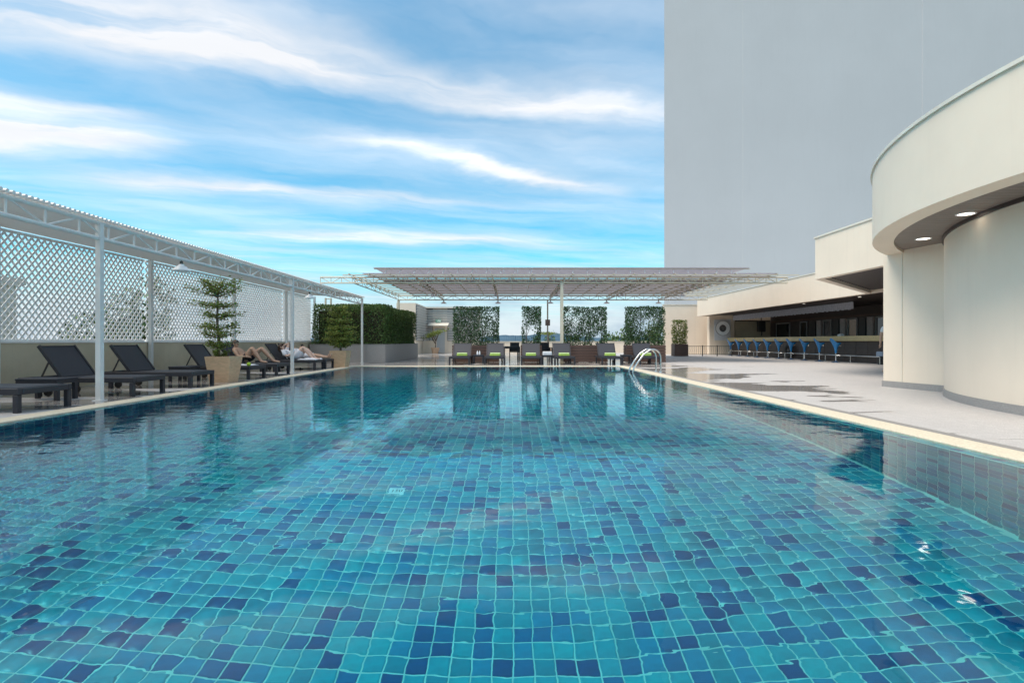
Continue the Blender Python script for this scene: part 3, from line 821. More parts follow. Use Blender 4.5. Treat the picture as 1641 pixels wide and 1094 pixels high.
def tiered_tree(label, loc, hgt, tiers, seed, n, size, mat):
    """slim trunk, level limbs carrying flat pads of small leaves"""
    rg = np.random.default_rng(seed)
    t = thing('potted_tree', label, 'tree', loc)
    trunk = [(0, 0, -0.05), (0.02, 0.01, hgt * 0.25), (-0.02, 0.0, hgt * 0.5), (0.01, -0.02, hgt * 0.72), (0.0, 0, hgt * 0.9)]
    MB().tube(trunk, [0.045, 0.036, 0.028, 0.022, 0.010], 8).build('trunk', 'bark', t, smooth=True)
    pts = []; lm = MB()
    for (z, rad, k, lift, ph) in tiers:
        for j in range(k):
            a = ph + 2 * math.pi * j / k + rg.uniform(-0.3, 0.3); r = rad * rg.uniform(0.75, 1.1)
            e = np.array([math.cos(a) * r, math.sin(a) * r * 0.8, z + lift * rg.uniform(0.6, 1.2)])
            s = np.array([0, 0, z - 0.06])
            mid = (s + e) / 2 + (0, 0, lift * -0.1)
            lm.tube([tuple(s), tuple(mid), tuple(e)], [0.016, 0.011, 0.004], 5)
            for f in np.linspace(0.3, 1.05, 6):
                c = s + (e - s) * f
                q = rg.normal(size=(n, 3)) * (rad * 0.15, rad * 0.15, 0.045)
                pts.append(c + q)
    lm.build('limbs', 'bark', t)
    leaves('crown', np.concatenate(pts), size, mat, t, flat=0.55)
    return t
stone_planter('large tapered sandstone planter between loungers, holding the tall tiered tree', (-7.14, 13.15, 0), 0.62, 0.46, 0.635)
tiered_tree('slim tiered potted tree with wide flat top, before the lattice', (-7.29, 13.15, 0.56), 1.98,
            [(0.12, 0.20, 3, 0.05, 0.4), (0.34, 0.30, 4, 0.06, 0.9), (0.58, 0.46, 5, 0.10, 0.2), (0.80, 0.50, 5, 0.06, 1.0), (1.08, 0.46, 5, 0.05, 0.5), (1.34, 0.56, 5, 0.04, 0.1), (1.60, 0.62, 5, 0.24, 0.0), (1.66, 0.36, 4, 0.28, 0.8), (1.82, 0.50, 3, 0.12, 2.0)], 5, 20, 0.062, 'leaf_light')
stone_planter('tapered sandstone planter at the far end of the wall loungers', (-6.72, 20.78, 0), 0.66, 0.50, 0.64)
tiered_tree('bushy yellow-green potted tree in front of the long hedge', (-6.72, 20.78, 0.56), 1.9,
            [(0.30, 0.42, 6, 0.05, 0.4), (0.5, 0.55, 7, 0.05, 0.9), (0.72, 0.60, 7, 0.06, 0.2), (0.95, 0.56, 7, 0.06, 1.0), (1.2, 0.48, 6, 0.08, 0.5), (1.45, 0.42, 5, 0.10, 0.1), (1.66, 0.32, 5, 0.12, 0.0)], 6, 24, 0.075, 'leaf_light')

# ------------------------------------------------------------------ long hedge on a granite-faced bed
HB = thing('granite_bed', 'long raised bed faced in grey granite under the clipped hedge', 'planter', (0, 0, 0))
MB().box(-9.5, -5.95, 24.9, 33.4, 0, 0.84).build('core', 'granite_wall', HB)
MB().box(-9.52, -5.92, 24.87, 33.43, 0.84, 0.87).build('coping', 'granite_wall', HB)
xx = -9.5
gm = MB().box(0.004, 0.886, -0.02, 0.0, 0.012, 0.836).mesh('slab', 'granite_wall')
for k in range(4): link('slab', gm, HB, (-9.5 + k * 0.8875, 24.9, 0))
gm2 = MB().box(0.0, 0.02, 0.004, 0.846, 0.012, 0.836).mesh('slab', 'granite_wall')
for k in range(10): link('slab', gm2, HB, (-5.95, 24.9 + k * 0.85, 0))
def hedge_points(x0, x1, y0, y1, z0, z1, n, depth, gap=0.0, seed=1, rnd=0.12):
    """points through the outer skin of a box, thinned by a smooth random field so that gaps open"""
    rg = np.random.default_rng(seed); out = []
    S = np.array([x1 - x0, y1 - y0, z1 - z0]); O = np.array([x0, y0, z0])
    ph = rg.uniform(0, 6.28, (8, 1)); K = rg.normal(size=(8, 3)) * 3.2
    got = 0
    while got < n:
        p = rg.uniform(0, 1, (n, 3)) * S + O
        dd = np.minimum.reduce([p[:, 0] - x0, x1 - p[:, 0], p[:, 1] - y0, y1 - p[:, 1], z1 - p[:, 2]])
        f = np.sin(K @ p.T + ph).mean(0)
        keep = rg.uniform(size=n) < np.exp(-dd / depth)
        keep &= dd > rnd * (0.5 + 1.4 * f)
        if gap > 0: keep &= (f + rg.normal(0, 0.06, n)) > (-0.42 + gap)
        # round the upper corners a little
        q = p[keep]; out.append(q); got += len(q)
    return np.concatenate(out)[:n]
hg = thing('long_hedge', 'long dense clipped dark green hedge on the granite bed', 'hedge', (0, 0, 0))
leaves('foliage', hedge_points(-9.45, -5.98, 24.95, 33.35, 0.80, 2.80, 60000, 0.16, 0.0, 3, 0.07), 0.085, 'leaf_dark', hg)
hc = MB().box(-9.2, -6.25, 25.25, 33.1, 0.88, 2.45).build('light_block_core', 'soil', hg)  # solid dark box added inside the hedge to block light

# ------------------------------------------------------------------ slatted timber planters with screens of hedge
def slat_planter(label, x0, x1, y0, y1, hgt, n=6):
    t = thing('timber_planter', label, 'planter', ((x0 + x1) / 2, (y0 + y1) / 2, 0), 0, 'timber planters')
    w, dp = (x1 - x0) / 2, (y1 - y0) / 2
    MB().box(-w + 0.03, w - 0.03, -dp + 0.03, dp - 0.03, 0.02, hgt - 0.06).build('liner', 'black', t)
    MB().box(-w + 0.05, w - 0.05, -dp + 0.05, dp - 0.05, hgt - 0.055, hgt - 0.03).build('soil', 'soil', t)
    st = hgt / n
    a = MB().box(-w, w, -dp, -dp + 0.025, 0.0, st - 0.018).mesh('slat', 'wood_slat')
    a2 = MB().box(-w, w, dp - 0.025, dp, 0.0, st - 0.018).mesh('slat', 'wood_slat')
    b = MB().box(-w, -w + 0.025, -dp + 0.027, dp - 0.027, 0.0, st - 0.018).mesh('slat', 'wood_slat')
    b2 = MB().box(w - 0.025, w, -dp + 0.027, dp - 0.027, 0.0, st - 0.018).mesh('slat', 'wood_slat')
    for k in range(n):
        for m in (a, a2, b, b2): link('slat', m, t, (0, 0, 0.02 + k * st))
    return t
def screen_hedge(label, x0, x1, y0, y1, z0, z1, n, gap, seed, mat='leaf_mid', size=0.085, stems=4):
    t = thing('screen_hedge', label, 'hedge', ((x0 + x1) / 2, (y0 + y1) / 2, z0), 0, 'hedges in timber planters')
    w, dp = (x1 - x0) / 2, (y1 - y0) / 2
    leaves('foliage', hedge_points(-w, w, -dp, dp, 0.02, z1 - z0, n, 0.30, gap, seed, 0.05), size, mat, t)
    for k in range(stems):
        x = -w + 2 * w * (k + 0.5) / stems
        MB().tube([(x, 0, -0.1), (x + random.uniform(-.08, .08), 0.02, (z1 - z0) * 0.4), (x + random.uniform(-.12, .12), 0, (z1 - z0) * 0.85)], [0.022, 0.016, 0.005], 6).build('stem', 'bark', t)
        MB().tube([(x, 0, (z1 - z0) * 0.22), (x + 0.2, 0.03, (z1 - z0) * 0.5), (x + 0.22, 0, (z1 - z0) * 0.8)], [0.012, 0.009, 0.003], 5).build('stem', 'bark', t)
    return t
PY = 25.25
slat_planter('wide brown slatted timber planter under the hedge nearest the louvred building', -2.85, -0.62, PY, PY + 0.7, 0.82)
screen_hedge('leafy square hedge screen partly covering the louvred building', -2.86, -0.60, PY - 0.02, PY + 0.72, 0.80, 2.70, 7600, 0.13, 21)
slat_planter('narrow brown slatted timber planter under the column hedge', 0.42, 1.42, PY, PY + 0.7, 0.82)
screen_hedge('narrow leafy column hedge standing alone against the sky', 0.45, 1.42, PY + 0.02, PY + 0.66, 0.80, 2.72, 2900, 0.20, 22, stems=2)
slat_planter('wide brown slatted timber planter beside the stout pergola post', 2.45, 4.56, PY, PY + 0.7, 0.82)
screen_hedge('leafy square hedge screen beside the stout pergola post', 2.42, 4.58, PY - 0.02, PY + 0.72, 0.80, 2.70, 6800, 0.18, 23)
slat_planter('wide brown slatted timber planter behind the pool ladder, bar side', 5.45, 7.32, PY, PY + 0.7, 0.82)
screen_hedge('leafy square hedge screen behind the pool ladder', 5.45, 7.34, PY - 0.02, PY + 0.72, 0.80, 2.70, 6600, 0.14, 24)
slat_planter('small brown slatted timber cube planter by the iron rail', 10.95, 11.85, 35.7, 36.5, 0.82)
screen_hedge('small yellow-green bush in the timber cube by the iron rail', 10.9, 11.9, 35.75, 36.5, 0.80, 2.48, 2400, 0.14, 25, 'leaf_light', 0.10, 2)

# ------------------------------------------------------------------ big trussed pergola
GP = thing('trussed_pergola', 'large cream steel truss pergola with sheet roof over the far deck', 'pergola', (0, 0, 0))
FY, BY = 25.05, 35.3
truss(GP, (-9.05, FY), (13.0, FY), 3.76, 4.03, 0.50, 'cream_steel', 0.035, 0.07)
truss(GP, (-7.55, BY), (13.0, BY), 3.76, 4.03, 0.60, 'cream_steel', 0.035, 0.07)
for x in (-7.55, -4.53, -0.93, 2.5, 6.28, 9.72):
    truss(GP, (x, FY), (x, BY), 3.78, 4.02, 0.85, 'cream_steel', 0.030, 0.055)
for (x, y, w) in ((2.35, FY, 0.14), (2.37, BY, 0.09), (-7.55, BY, 0.14)):
    p_ = MB().box(x - w / 2, x + w / 2, y - w / 2, y + w / 2, 0.015, 3.75).build('post', 'cream_steel', GP)
    MB().box(x - w, x + w, y - w, y + w, 0, 0.016).build('foot_plate', 'cream_steel', p_)
pur = MB().box(-7.9, 13.4, -0.025, 0.025, 4.07, 4.12).mesh('purlin', 'cream_steel')
for y in np.linspace(FY - 0.3, BY + 0.3, 12): link('purlin', pur, GP, (0, y, 0))
raf = MB().box(-0.02, 0.02, FY - 0.4, BY + 0.4, 4.125, 4.165).mesh('rafter', 'cream_steel')
for x in np.arange(-7.6, 13.3, 0.95): link('rafter', raf, GP, (x, 0, 0))
def sheet(x0, x1, y0, y1, z, pitch=0.95):
    k = 0; x = x0
    while x < x1 - 0.2:
        e = min(x + pitch, x1)
        MB().box(x + 0.006, e - 0.006, y0, y1, z, z + 0.014).build('roof_sheet', 'roof_sheet', GP); x = e
sheet(-7.0, 12.4, FY - 0.35, FY + 1.5, 4.17)
sheet(-6.7, 11.2, FY + 1.9, BY + 0.3, 4.17)
# raised vent tier
for x in np.arange(-6.4, 11.6, 0.72):
    MB().bar((x, FY + 1.2, 4.18), (x + 0.12, FY + 1.6, 4.62), 0.03).build('stub', 'lamp_white', GP)
MB().bar((-6.9, FY + 1.45, 4.62), (11.9, FY + 1.45, 4.62), 0.05, 0.04).build('ridge_rail', 'cream_steel', GP)
sheet(-6.9, 11.9, FY + 1.3, FY + 4.2, 4.66, 0.72)
PLX = [-4.53, -0.93, 2.55, 6.28, 9.72]
near_what = ['above the granite bed end', 'in line with the dining table', 'at the stout pergola post', 'over the pool ladder side', 'beside the bar fascia']
for i, x in enumerate(PLX):
    pendant('pendant_lamp', 'white pendant lamp under the middle of the truss pergola, ' + near_what[i], (x, 30.3, 3.62), 0.16, 'lamps under the middle of the truss pergola', 0.22)
    pendant('pendant_lamp', 'white pendant lamp under the back truss, ' + near_what[i], (x, 35.2, 3.56), 0.20, 'lamps under the back truss', 0.21)
sg = MB().box(-0.16, 0.16, -0.03, 0.0, 2.05, 2.45).build('post_sign', 'sign_brown', None); sg.location = (2.37, BY - 0.06, 0)
tag(sg, 'small brown square sign fixed to the thin back pergola post', 'sign')

# ================================================================== FAR SIDE
lb = thing('louvred_building', 'white louvred service building with a door and exit sign', 'building', (-7.5, 46.5, 0))
LBX = 4.5
MB().box(0, LBX, 0, 4, 0, 3.9).build('wall', 'cream', lb)
MB().box(-1.5, 0, -5.2, 4, 0, 4.0).build('wall', 'cream', lb)
MB().box(-1.6, LBX + 0.12, -0.32, 4.1, 3.9, 4.02).build('roof', 'cream_cap', lb)
DX0, DX1 = 0.62, 1.78                                   # the door bay stays clear of louvres
lf_ = MB().bar((0.06, -0.08, 0), (DX0 - 0.1, -0.08, 0), 0.02, 0.20, up=(0, -0.75, 1)).mesh('louvre', 'louvre')
lr_ = MB().bar((DX1 + 0.1, -0.08, 0), (LBX - 0.02, -0.08, 0), 0.02, 0.20, up=(0, -0.75, 1)).mesh('louvre', 'louvre')
lt_ = MB().bar((0.06, -0.08, 0), (LBX - 0.02, -0.08, 0), 0.02, 0.20, up=(0, -0.75, 1)).mesh('louvre', 'louvre')
ls_ = MB().bar((0.08, -5.1, 0), (0.08, -0.25, 0), 0.02, 0.20, up=(0.75, 0, 1)).mesh('louvre', 'louvre')
for k in range(13):
    z = 1.15 + k * 0.21
    if z < 2.5: link('louvre', lf_, lb, (0, 0, z)); link('louvre', lr_, lb, (0, 0, z))
    else: link('louvre', lt_, lb, (0, 0, z))
    link('louvre', ls_, lb, (0, 0, z))
MB().box(0.02, DX0 - 0.06, -0.03, -0.003, 1.05, 3.88).build('dark_backing', 'drain', lb)
MB().box(DX1 + 0.06, LBX - 0.01, -0.03, -0.003, 1.05, 3.88).build('dark_backing', 'drain', lb)
MB().box(0.003, 0.03, -5.15, -0.2, 1.05, 3.88).build('dark_backing', 'drain', lb)
dr = MB().box(DX0 + 0.12, DX1 - 0.16, -0.06, -0.005, 0.02, 2.15).build('door', 'door_grey', lb)
MB().box(DX0 + 0.2, DX0 + 0.30, -0.10, -0.062, 1.0, 1.05).build('handle', 'dark_iron', dr)
MB().box(DX0, DX0 + 0.118, -0.09, -0.002, 0, 2.27).build('door_frame', 'cream', lb)
MB().box(DX1 - 0.158, DX1 + 0.04, -0.09, -0.002, 0, 2.27).build('door_frame', 'cream', lb)
MB().box(DX0 + 0.12, DX1 - 0.16, -0.09, -0.002, 2.152, 2.27).build('door_frame', 'cream', lb)
MB().add([(0.25, -0.9, 2.34), (2.0, -0.9, 2.34), (2.0, -0.25, 2.58), (0.25, -0.25, 2.58), (0.25, -0.9, 2.38), (2.0, -0.9, 2.38), (2.0, -0.25, 2.62), (0.25, -0.25, 2.62)],
         [(0, 3, 2, 1), (4, 5, 6, 7), (0, 1, 5, 4), (1, 2, 6, 5), (2, 3, 7, 6), (3, 0, 4, 7)]).build('awning', 'cream_cap', lb)
ex = thing('exit_sign', 'green exit sign with white running figure over the awning', 'sign', (-6.42, 46.25, 2.66))
MB().box(-0.24, 0.24, -0.06, 0.0, 0, 0.26).build('panel', 'exit_green', ex)
m_ = MB(); m_.tube([(0.02, -0.066, 0.21), (0.02, -0.062, 0.21)], 0.025, 10)
m_.bar((0.0, -0.065, 0.18), (-0.03, -0.065, 0.11), 0.006, 0.04, up=(1, 0, 0)); m_.bar((-0.03, -0.065, 0.11), (0.03, -0.065, 0.07), 0.006, 0.025, up=(1, 0, 0)); m_.bar((-0.03, -0.065, 0.11), (-0.09, -0.065, 0.04), 0.006, 0.025, up=(1, 0, 0))
m_.bar((0.0, -0.065, 0.165), (0.06, -0.065, 0.14), 0.006, 0.02, up=(1, 0, 0))
m_.build('running_figure', 'exit_white', ex)
MB().box(0.11, 0.18, -0.066, -0.062, 0.04, 0.21).build('doorway', 'exit_white', ex)
gr = thing('short_railing', 'short dark railing on the little wall left of the service door', 'railing', (-7.4, 44.22, 1.05))
for z in (0.10, 0.28, 0.46): MB().box(0, 1.08, -0.012, 0.012, z, z + 0.03).build('rail', 'dark_iron', gr)
for x in (0.02, 0.54, 1.06): MB().box(x - 0.018, x + 0.018, -0.018, 0.018, 0, 0.50).build('post', 'dark_iron', gr)
lw2 = MB().box(-7.45, -6.3, 44.15, 44.3, 0, 1.05).build('dwarf_wall', 'cream'); tag(lw2, 'short cream wall behind the dark railing near the service door', 'wall')
# potted frangipani-like plant by the door
rp = thing('terracotta_pot', 'round terracotta pot in front of the service door', 'pot', (-6.25, 43.2, 0))
MB().lathe([(0, 0), (0.24, 0), (0.33, 0.42), (0.36, 0.42), (0.36, 0.5), (0.31, 0.5), (0.29, 0.44), (0, 0.44)], n=20).build('pot', 'terracotta', rp, smooth=True)
pl = thing('potted_plant', 'forked plant with a flat mop of leaves in the terracotta pot', 'plant', (-6.25, 43.2, 0.44))
for (a, b) in (((0, 0, 0), (0.05, 0, 0.6)), ((0.05, 0, 0.6), (-0.2, 0, 1.05)), ((0.05, 0, 0.6), (0.28, 0.05, 1.2)), ((0.0, 0, 0.4), (-0.35, 0.1, 1.0))):
    MB().tube([a, b], [0.05, 0.03], 7).build('stem', 'bark', pl)
q = RNG.normal(size=(700, 3)) * (0.40, 0.3, 0.10) + (-0.05, 0, 1.22); q[:, 2] += 0.35 * q[:, 0]
leaves('foliage', q, 0.13, 'leaf_light', pl, flat=0.4)

bp = thing('back_parapet', 'low cream parapet closing the terrace at the back', 'wall', (0, 0, 0))
MB().box(-2.95, 15, 47.0, 47.25, 0, 0.97).build('wall', 'cream', bp)
MB().box(-2.95, 15, 46.95, 47.3, 0.97, 1.02).build('coping', 'cream_cap', bp)
br = thing('parapet_railing', 'thin blue-black railing on top of the back parapet', 'railing', (0, 47.12, 1.02))
for z in (0.06, 0.48): MB().box(-2.9, 5.2, -0.012, 0.012, z, z + 0.03).build('rail', 'rail_blue', br)
bm_ = MB().box(-0.009, 0.009, -0.009, 0.009, 0.09, 0.478).mesh('bar', 'rail_blue')
for x in np.arange(-2.88, 5.2, 0.16): link('bar', bm_, br, (x, 0, 0))
pm_ = MB().box(-0.022, 0.022, -0.022, 0.022, 0, 0.52).mesh('post', 'rail_blue')
for x in np.arange(-2.9, 5.3, 1.6): link('post', pm_, br, (x, 0.03, 0))
t = thing('umbrella_plant', 'little flat-topped yellow-green plant before the parapet', 'plant', (3.1, 45.2, 0))
MB().tube([(0, 0, 0.3), (0.03, 0, 1.0), (0, 0, 1.6)], [0.05, 0.04, 0.02], 7).build('stem', 'bark', t)
q = RNG.normal(size=(500, 3)) * (0.30, 0.25, 0.06) + (0, 0, 1.68); leaves('foliage', q, 0.12, 'leaf_light', t, flat=0.5)
MB().lathe([(0, 0), (0.22, 0), (0.3, 0.4), (0.26, 0.4), (0, 0.36)], n=16).build('pot', 'terracotta', t, smooth=True)
bw = thing('end_wall', 'tall plain cream wall at the back beside the bar', 'wall', (0, 0, 0))
MB().box(11.9, 22, 41.6, 41.9, 0, 3.85).build('wall', 'cream', bw)
MB().box(11.85, 22.05, 41.55, 41.95, 3.85, 3.91).build('coping', 'cream_cap', bw)
bu = thing('corner_bush', 'soft yellow-green bush half hidden behind the hedge by the end wall', 'bush', (9.75, 36.3, 0))
leaves('foliage', RNG.normal(size=(700, 3)) * (0.33, 0.3, 0.3) + (0, 0, 1.6), 0.14, 'leaf_light', bu)
MB().tube([(0, 0, 0.3), (0, 0, 1.5)], [0.04, 0.02], 6).build('stem', 'bark', bu)
MB().add([(-.22, -.22, 0), (.22, -.22, 0), (.22, .22, 0), (-.22, .22, 0), (-.3, -.3, .62), (.3, -.3, .62), (.3, .3, .62), (-.3, .3, .62)],
         [(0, 3, 2, 1), (4, 5, 6, 7), (0, 1, 5, 4), (1, 2, 6, 5), (2, 3, 7, 6), (3, 0, 4, 7)]).build('pot', 'sandstone', bu)
ir = thing('iron_rail', 'low ornate dark iron rail by the end wall', 'railing', (12.0, 36.2, 0))
for z in (0.10, 0.66): MB().box(0, 3.0, -0.015, 0.015, z, z + 0.035).build('rail', 'dark_iron', ir)
for x in (0, 1.0, 2.0, 3.0): MB().box(x - 0.025, x + 0.025, -0.025, 0.025, 0, 0.74).build('post', 'dark_iron', ir)
for x in np.arange(0.14, 2.95, 0.145): MB().tube([(x, 0, 0.13), (x, 0, 0.30), (x + 0.02, 0, 0.38), (x, 0, 0.46), (x, 0, 0.66)], 0.008, 5, cap=False).build('bar', 'dark_iron', ir)

# dining sets behind the planters
def dining_chair(label, loc, rz, group='wicker chairs'):
    t = thing('dining_chair', label, 'chair', loc, rz, group)
    MB().box(-0.26, 0.26, -0.26, 0.26, 0.40, 0.46).build('seat', 'wicker', t)
    MB().add([(-0.26, 0.22, 0.462), (0.26, 0.22, 0.462), (0.26, 0.27, 0.462), (-0.26, 0.27, 0.462), (-0.26, 0.31, 0.94), (0.26, 0.31, 0.94), (0.26, 0.35, 0.94), (-0.26, 0.35, 0.94)],
             [(0, 3, 2, 1), (4, 5, 6, 7), (0, 1, 5, 4), (1, 2, 6, 5), (2, 3, 7, 6), (3, 0, 4, 7)]).build('backrest', 'wicker', t)
    for s in (-1, 1):
        MB().box(s * 0.28 - 0.025, s * 0.28 + 0.025, -0.24, 0.27, 0.64, 0.68).build('armrest', 'wicker', t)
        for y in (-0.22, 0.22): MB().box(s * 0.28 - 0.025, s * 0.28 + 0.025, y - 0.025, y + 0.025, 0, 0.638).build('leg', 'wicker', t)
    return t
def dining_table(label, loc, w=0.95):
    t = thing('dining_table', label, 'table', loc)
    MB().box(-w / 2, w / 2, -w / 2, w / 2, 0.70, 0.735).build('top', 'sling', t)
    MB().box(-w / 2 + .05, w / 2 - .05, -w / 2 + .05, w / 2 - .05, 0.62, 0.698).build('apron', 'wicker', t)
    for sx in (-1, 1):
        for sy in (-1, 1):
            MB().box(sx * (w / 2 - .1) - .04, sx * (w / 2 - .1) + .04, sy * (w / 2 - .1) - .04, sy * (w / 2 - .1) + .04, 0, 0.618).build('leg', 'wicker', t)
dining_table('dark wicker dining table between the square hedge and column hedge', (-0.05, 28.9, 0))
dining_chair('dark wicker armchair tucked behind the square hedge planter', (-0.78, 28.8, 0), R(90))
dining_chair('dark wicker armchair on the parapet side of the dining table', (0.15, 29.8, 0), R(0))
dining_chair('dark wicker armchair between the column hedge and thin back post', (1.85, 28.9, 0), R(12))
dining_chair('dark wicker armchair seen just behind the stout pergola post', (2.7, 28.8, 0), R(-90))
dining_chair('dark wicker armchair between the two wide hedges by the ladder', (5.0, 27.6, 0), R(60))
dining_table('dark wicker dining table behind the hedge by the stout post', (3.9, 28.9, 0))

# ================================================================== POOL LADDER
ld = thing('pool_ladder', 'pair of curved stainless handrails at the far pool corner', 'ladder', (PX1, 17.75, 0))
for yy in (-0.28, 0.28):
    pts = [(0.62, yy, 0.0), (0.62, yy, 0.42)]
    for a in np.linspace(0, 115, 9):
        pts.append((0.62 - 0.26 + 0.26 * math.cos(R(a)), yy, 0.46 + 0.28 * math.sin(R(a))))
    pts += [(0.06, yy, 0.58), (-0.12, yy, 0.34), (-0.27, yy, 0.10), (-0.31, yy, -0.05), (-0.31, yy, -0.9)]
    MB().tube(pts, 0.028, 12).build('handrail', 'steel_tube', ld, smooth=True)
    MB().lathe([(0.028, 0.02), (0.06, 0.015), (0.065, 0.0)], (0.62, yy, 0.0), 14).build('flange', 'steel_tube', ld, smooth=True)
for z in (-0.32, -0.6, -0.86): MB().box(-0.36, -0.26, -0.25, 0.25, z, z + 0.025).build('tread', 'steel_tube', ld)

# ================================================================== BAR SIDE
ZB, ZT = 2.90, 4.15
X1 = 14.07
bar = thing('pool_bar', 'long cream open-fronted bar building with deep plain fascia', 'building', (0, 0, 0))
MB().box(X1, X1 + 0.25, 15.5, 40.3, ZB, ZT).build('fascia', 'cream', bar)
MB().box(X1 - 0.03, X1 + 0.28, 15.5, 40.33, ZT, ZT + 0.05).build('coping', 'cream_cap', bar)
MB().box(X1 + 0.25, 22, 40.05, 40.3, ZB, ZT - 0.01).build('fascia', 'cream', bar)
MB().box(X1 + 0.25, 22, 11, 40.05, ZB + 0.12, ZB + 0.3).build('ceiling', 'dark_wood', bar)
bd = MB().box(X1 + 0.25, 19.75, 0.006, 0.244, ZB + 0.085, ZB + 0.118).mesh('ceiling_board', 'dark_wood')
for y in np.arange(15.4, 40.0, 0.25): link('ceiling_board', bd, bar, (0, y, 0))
MB().box(15.0, 16.9, 40.3, 40.8, 0, ZB + 0.1).build('pier', 'cream', bar)
MB().box(16.9, 22, 40.55, 40.8, 0, ZB + 0.1).build('end_wall', 'cream', bar)
MB().box(17.02, 19.7, 40.5, 40.548, 1.2, 2.5).build('wall_panel', 'buff', bar)
MB().box(17.0, 19.7, 40.47, 40.548, 2.52, 2.60).build('shelf', 'dark_wood', bar)
MB().box(19.75, 20.0, 14, 40.548, 0, ZB + 0.1).build('back_wall', 'dark_wood', bar)
# back wall: brick piers, framed dark windows, wine-dark recesses
YB = [(38.6, 'big'), (35.85, 'win'), (34.75, 'rec'), (33.95, 'brick'), (33.15, 'win'), (32.3, 'rec'), (31.5, 'brick'), (30.7, 'win'), (29.85, 'rec'), (29.1, 'brick'), (28.3, 'win'), (27.4, 'rec'), (26.6, 'brick'), (25.6, 'win'), (24.4, 'brick'), (23.2, 'win'), (21.8, 'rec')]
for y, k in YB:
    if k == 'brick': MB().box(19.62, 19.748, y - 0.24, y + 0.24, 0.9, 2.35).build('brick_pier', 'brick', bar)
    elif k == 'win' or k == 'big':
        w = 0.36 if k == 'win' else 0.9
        f_ = MB(); f_.box(19.68, 19.746, y - w - 0.08, y - w, 1.0, 2.35); f_.box(19.68, 19.746, y + w, y + w + 0.08, 1.0, 2.35)
        f_.box(19.68, 19.746, y - w, y + w, 2.27, 2.35); f_.box(19.68, 19.746, y - w, y + w, 0.98, 1.06)
        o = f_.build('window', 'granite_wall', bar)
        MB().box(19.72, 19.744, y - w, y + w, 1.06, 2.27).build('pane', 'glass_dark', o)
    else: MB().box(19.70, 19.746, y - 0.28, y + 0.28, 0.95, 2.3).build('recess_panel', 'black', bar)
MB().box(19.58, 19.746, 14.5, 40.2, 2.40, 2.52).build('wall_beam', 'wood_slat', bar)
# counter
ct = thing('bar_counter', 'long dark panelled bar counter with speckled gold granite top', 'counter', (0, 0, 0))
MB().box(16.55, 17.15, 22.9, 40.0, 0.0, 1.02).build('front', 'dark_wood', ct)
pn = MB().box(-0.02, 0.0, 0.008, 0.842, 0.03, 1.0).mesh('panel', 'dark_wood')
for k in range(20): link('panel', pn, ct, (16.548, 22.95 + k * 0.85, 0))
MB().box(16.25, 17.3, 22.7, 40.05, 1.02, 1.27).build('top', 'gold_granite', ct, bevel=0.01)
rl = thing('foot_rail', 'long steel foot rail along the foot of the bar', 'rail', (15.95, 0, 0))
MB().tube([(0, 23.0, 0.33), (0, 39.0, 0.33)], 0.026, 8).build('rail', 'steel_tube', rl, smooth=True)
for y in np.linspace(23.0, 39.0, 9): MB().tube([(0, y, 0), (0, y, 0.33)], 0.022, 8).build('post', 'steel_tube', rl, smooth=True)
va = thing('valance', 'pleated grey fabric valance hung above the bar counter', 'valance', (16.7, 0, 0))
pv = MB()
ny = 150; Y0, Y1 = 25.9, 40.0
for i in range(ny):
    ya, yb = Y0 + (Y1 - Y0) * i / ny, Y0 + (Y1 - Y0) * (i + 1) / ny
    xa, xb = (0.03 if i % 2 else -0.03), (-0.03 if i % 2 else 0.03)
    lo = 2.58 + 0.02 * math.sin(i * 1.3)
    pv.add([(xa, ya, lo), (xb, yb, lo), (xb, yb, ZB + 0.08), (xa, ya, ZB + 0.08)], [(0, 1, 2, 3)])
vo = pv.build('cloth', 'valance', va); so = vo.modifiers.new('thick', 'SOLIDIFY'); so.thickness = 0.006
MB().bar((0.0, Y0, ZB + 0.06), (0.0, Y1, ZB + 0.06), 0.09, 0.03).build('track', 'dark_iron', va)
for i, (x, y) in enumerate([(18.4, 38.5), (17.9, 33.5), (18.2, 29.0), (15.3, 27.8), (18.3, 25.2), (15.4, 23.5)]):
    o = thing('ceiling_spot', 'small lit ceiling spot in the bar, ' + ['by the hanging speaker', 'over the tyre stretch of counter', 'over the middle brick pier', 'outside the valance near its end', 'over the window brick pier', 'outside the valance past its end'][i], 'lamp', (x, y, ZB + 0.08))
    MB().lathe([(0.0, -0.004), (0.06, -0.004)], n=14).build('lens', 'glow', o)
    MB().lathe([(0.06, 0.0), (0.06, -0.012), (0.085, -0.012), (0.085, 0.0)], n=14).build('ring', 'lamp_white', o)
# wall fan on the pier
fn = thing('wall_fan', 'round white wall fan with dark grille on a square panel', 'fan', (15.98, 40.3, 2.0))
MB().box(-0.62, 0.62, -0.03, -0.002, -0.92, 0.66).build('panel', 'grille_white', fn)
def ring_y(r0, r1, y0, y1, n=28):
    m = MB(); prof = [(r0, y0), (r1, y0), (r1, y1), (r0, y1), (r0, y0)]
    vs = []; fs = []
    for (r, yy) in prof:
        for k in range(n):
            a = 2 * math.pi * k / n; vs.append((r * math.cos(a), yy, r * math.sin(a)))
    for i in range(4):
        for k in range(n):
            k2 = (k + 1) % n; fs.append((i * n + k, i * n + k2, (i + 1) * n + k2, (i + 1) * n + k))
    return m.add(vs, fs)
ring_y(0.27, 0.54, -0.12, -0.032).build('rim', 'lamp_white', fn, smooth=True)
ring_y(0.53, 0.56, -0.14, -0.034).build('edge', 'granite_wall', fn, smooth=True)
ring_y(0.0, 0.27, -0.06, -0.04).build('dark_centre', 'black', fn)
gq = MB()
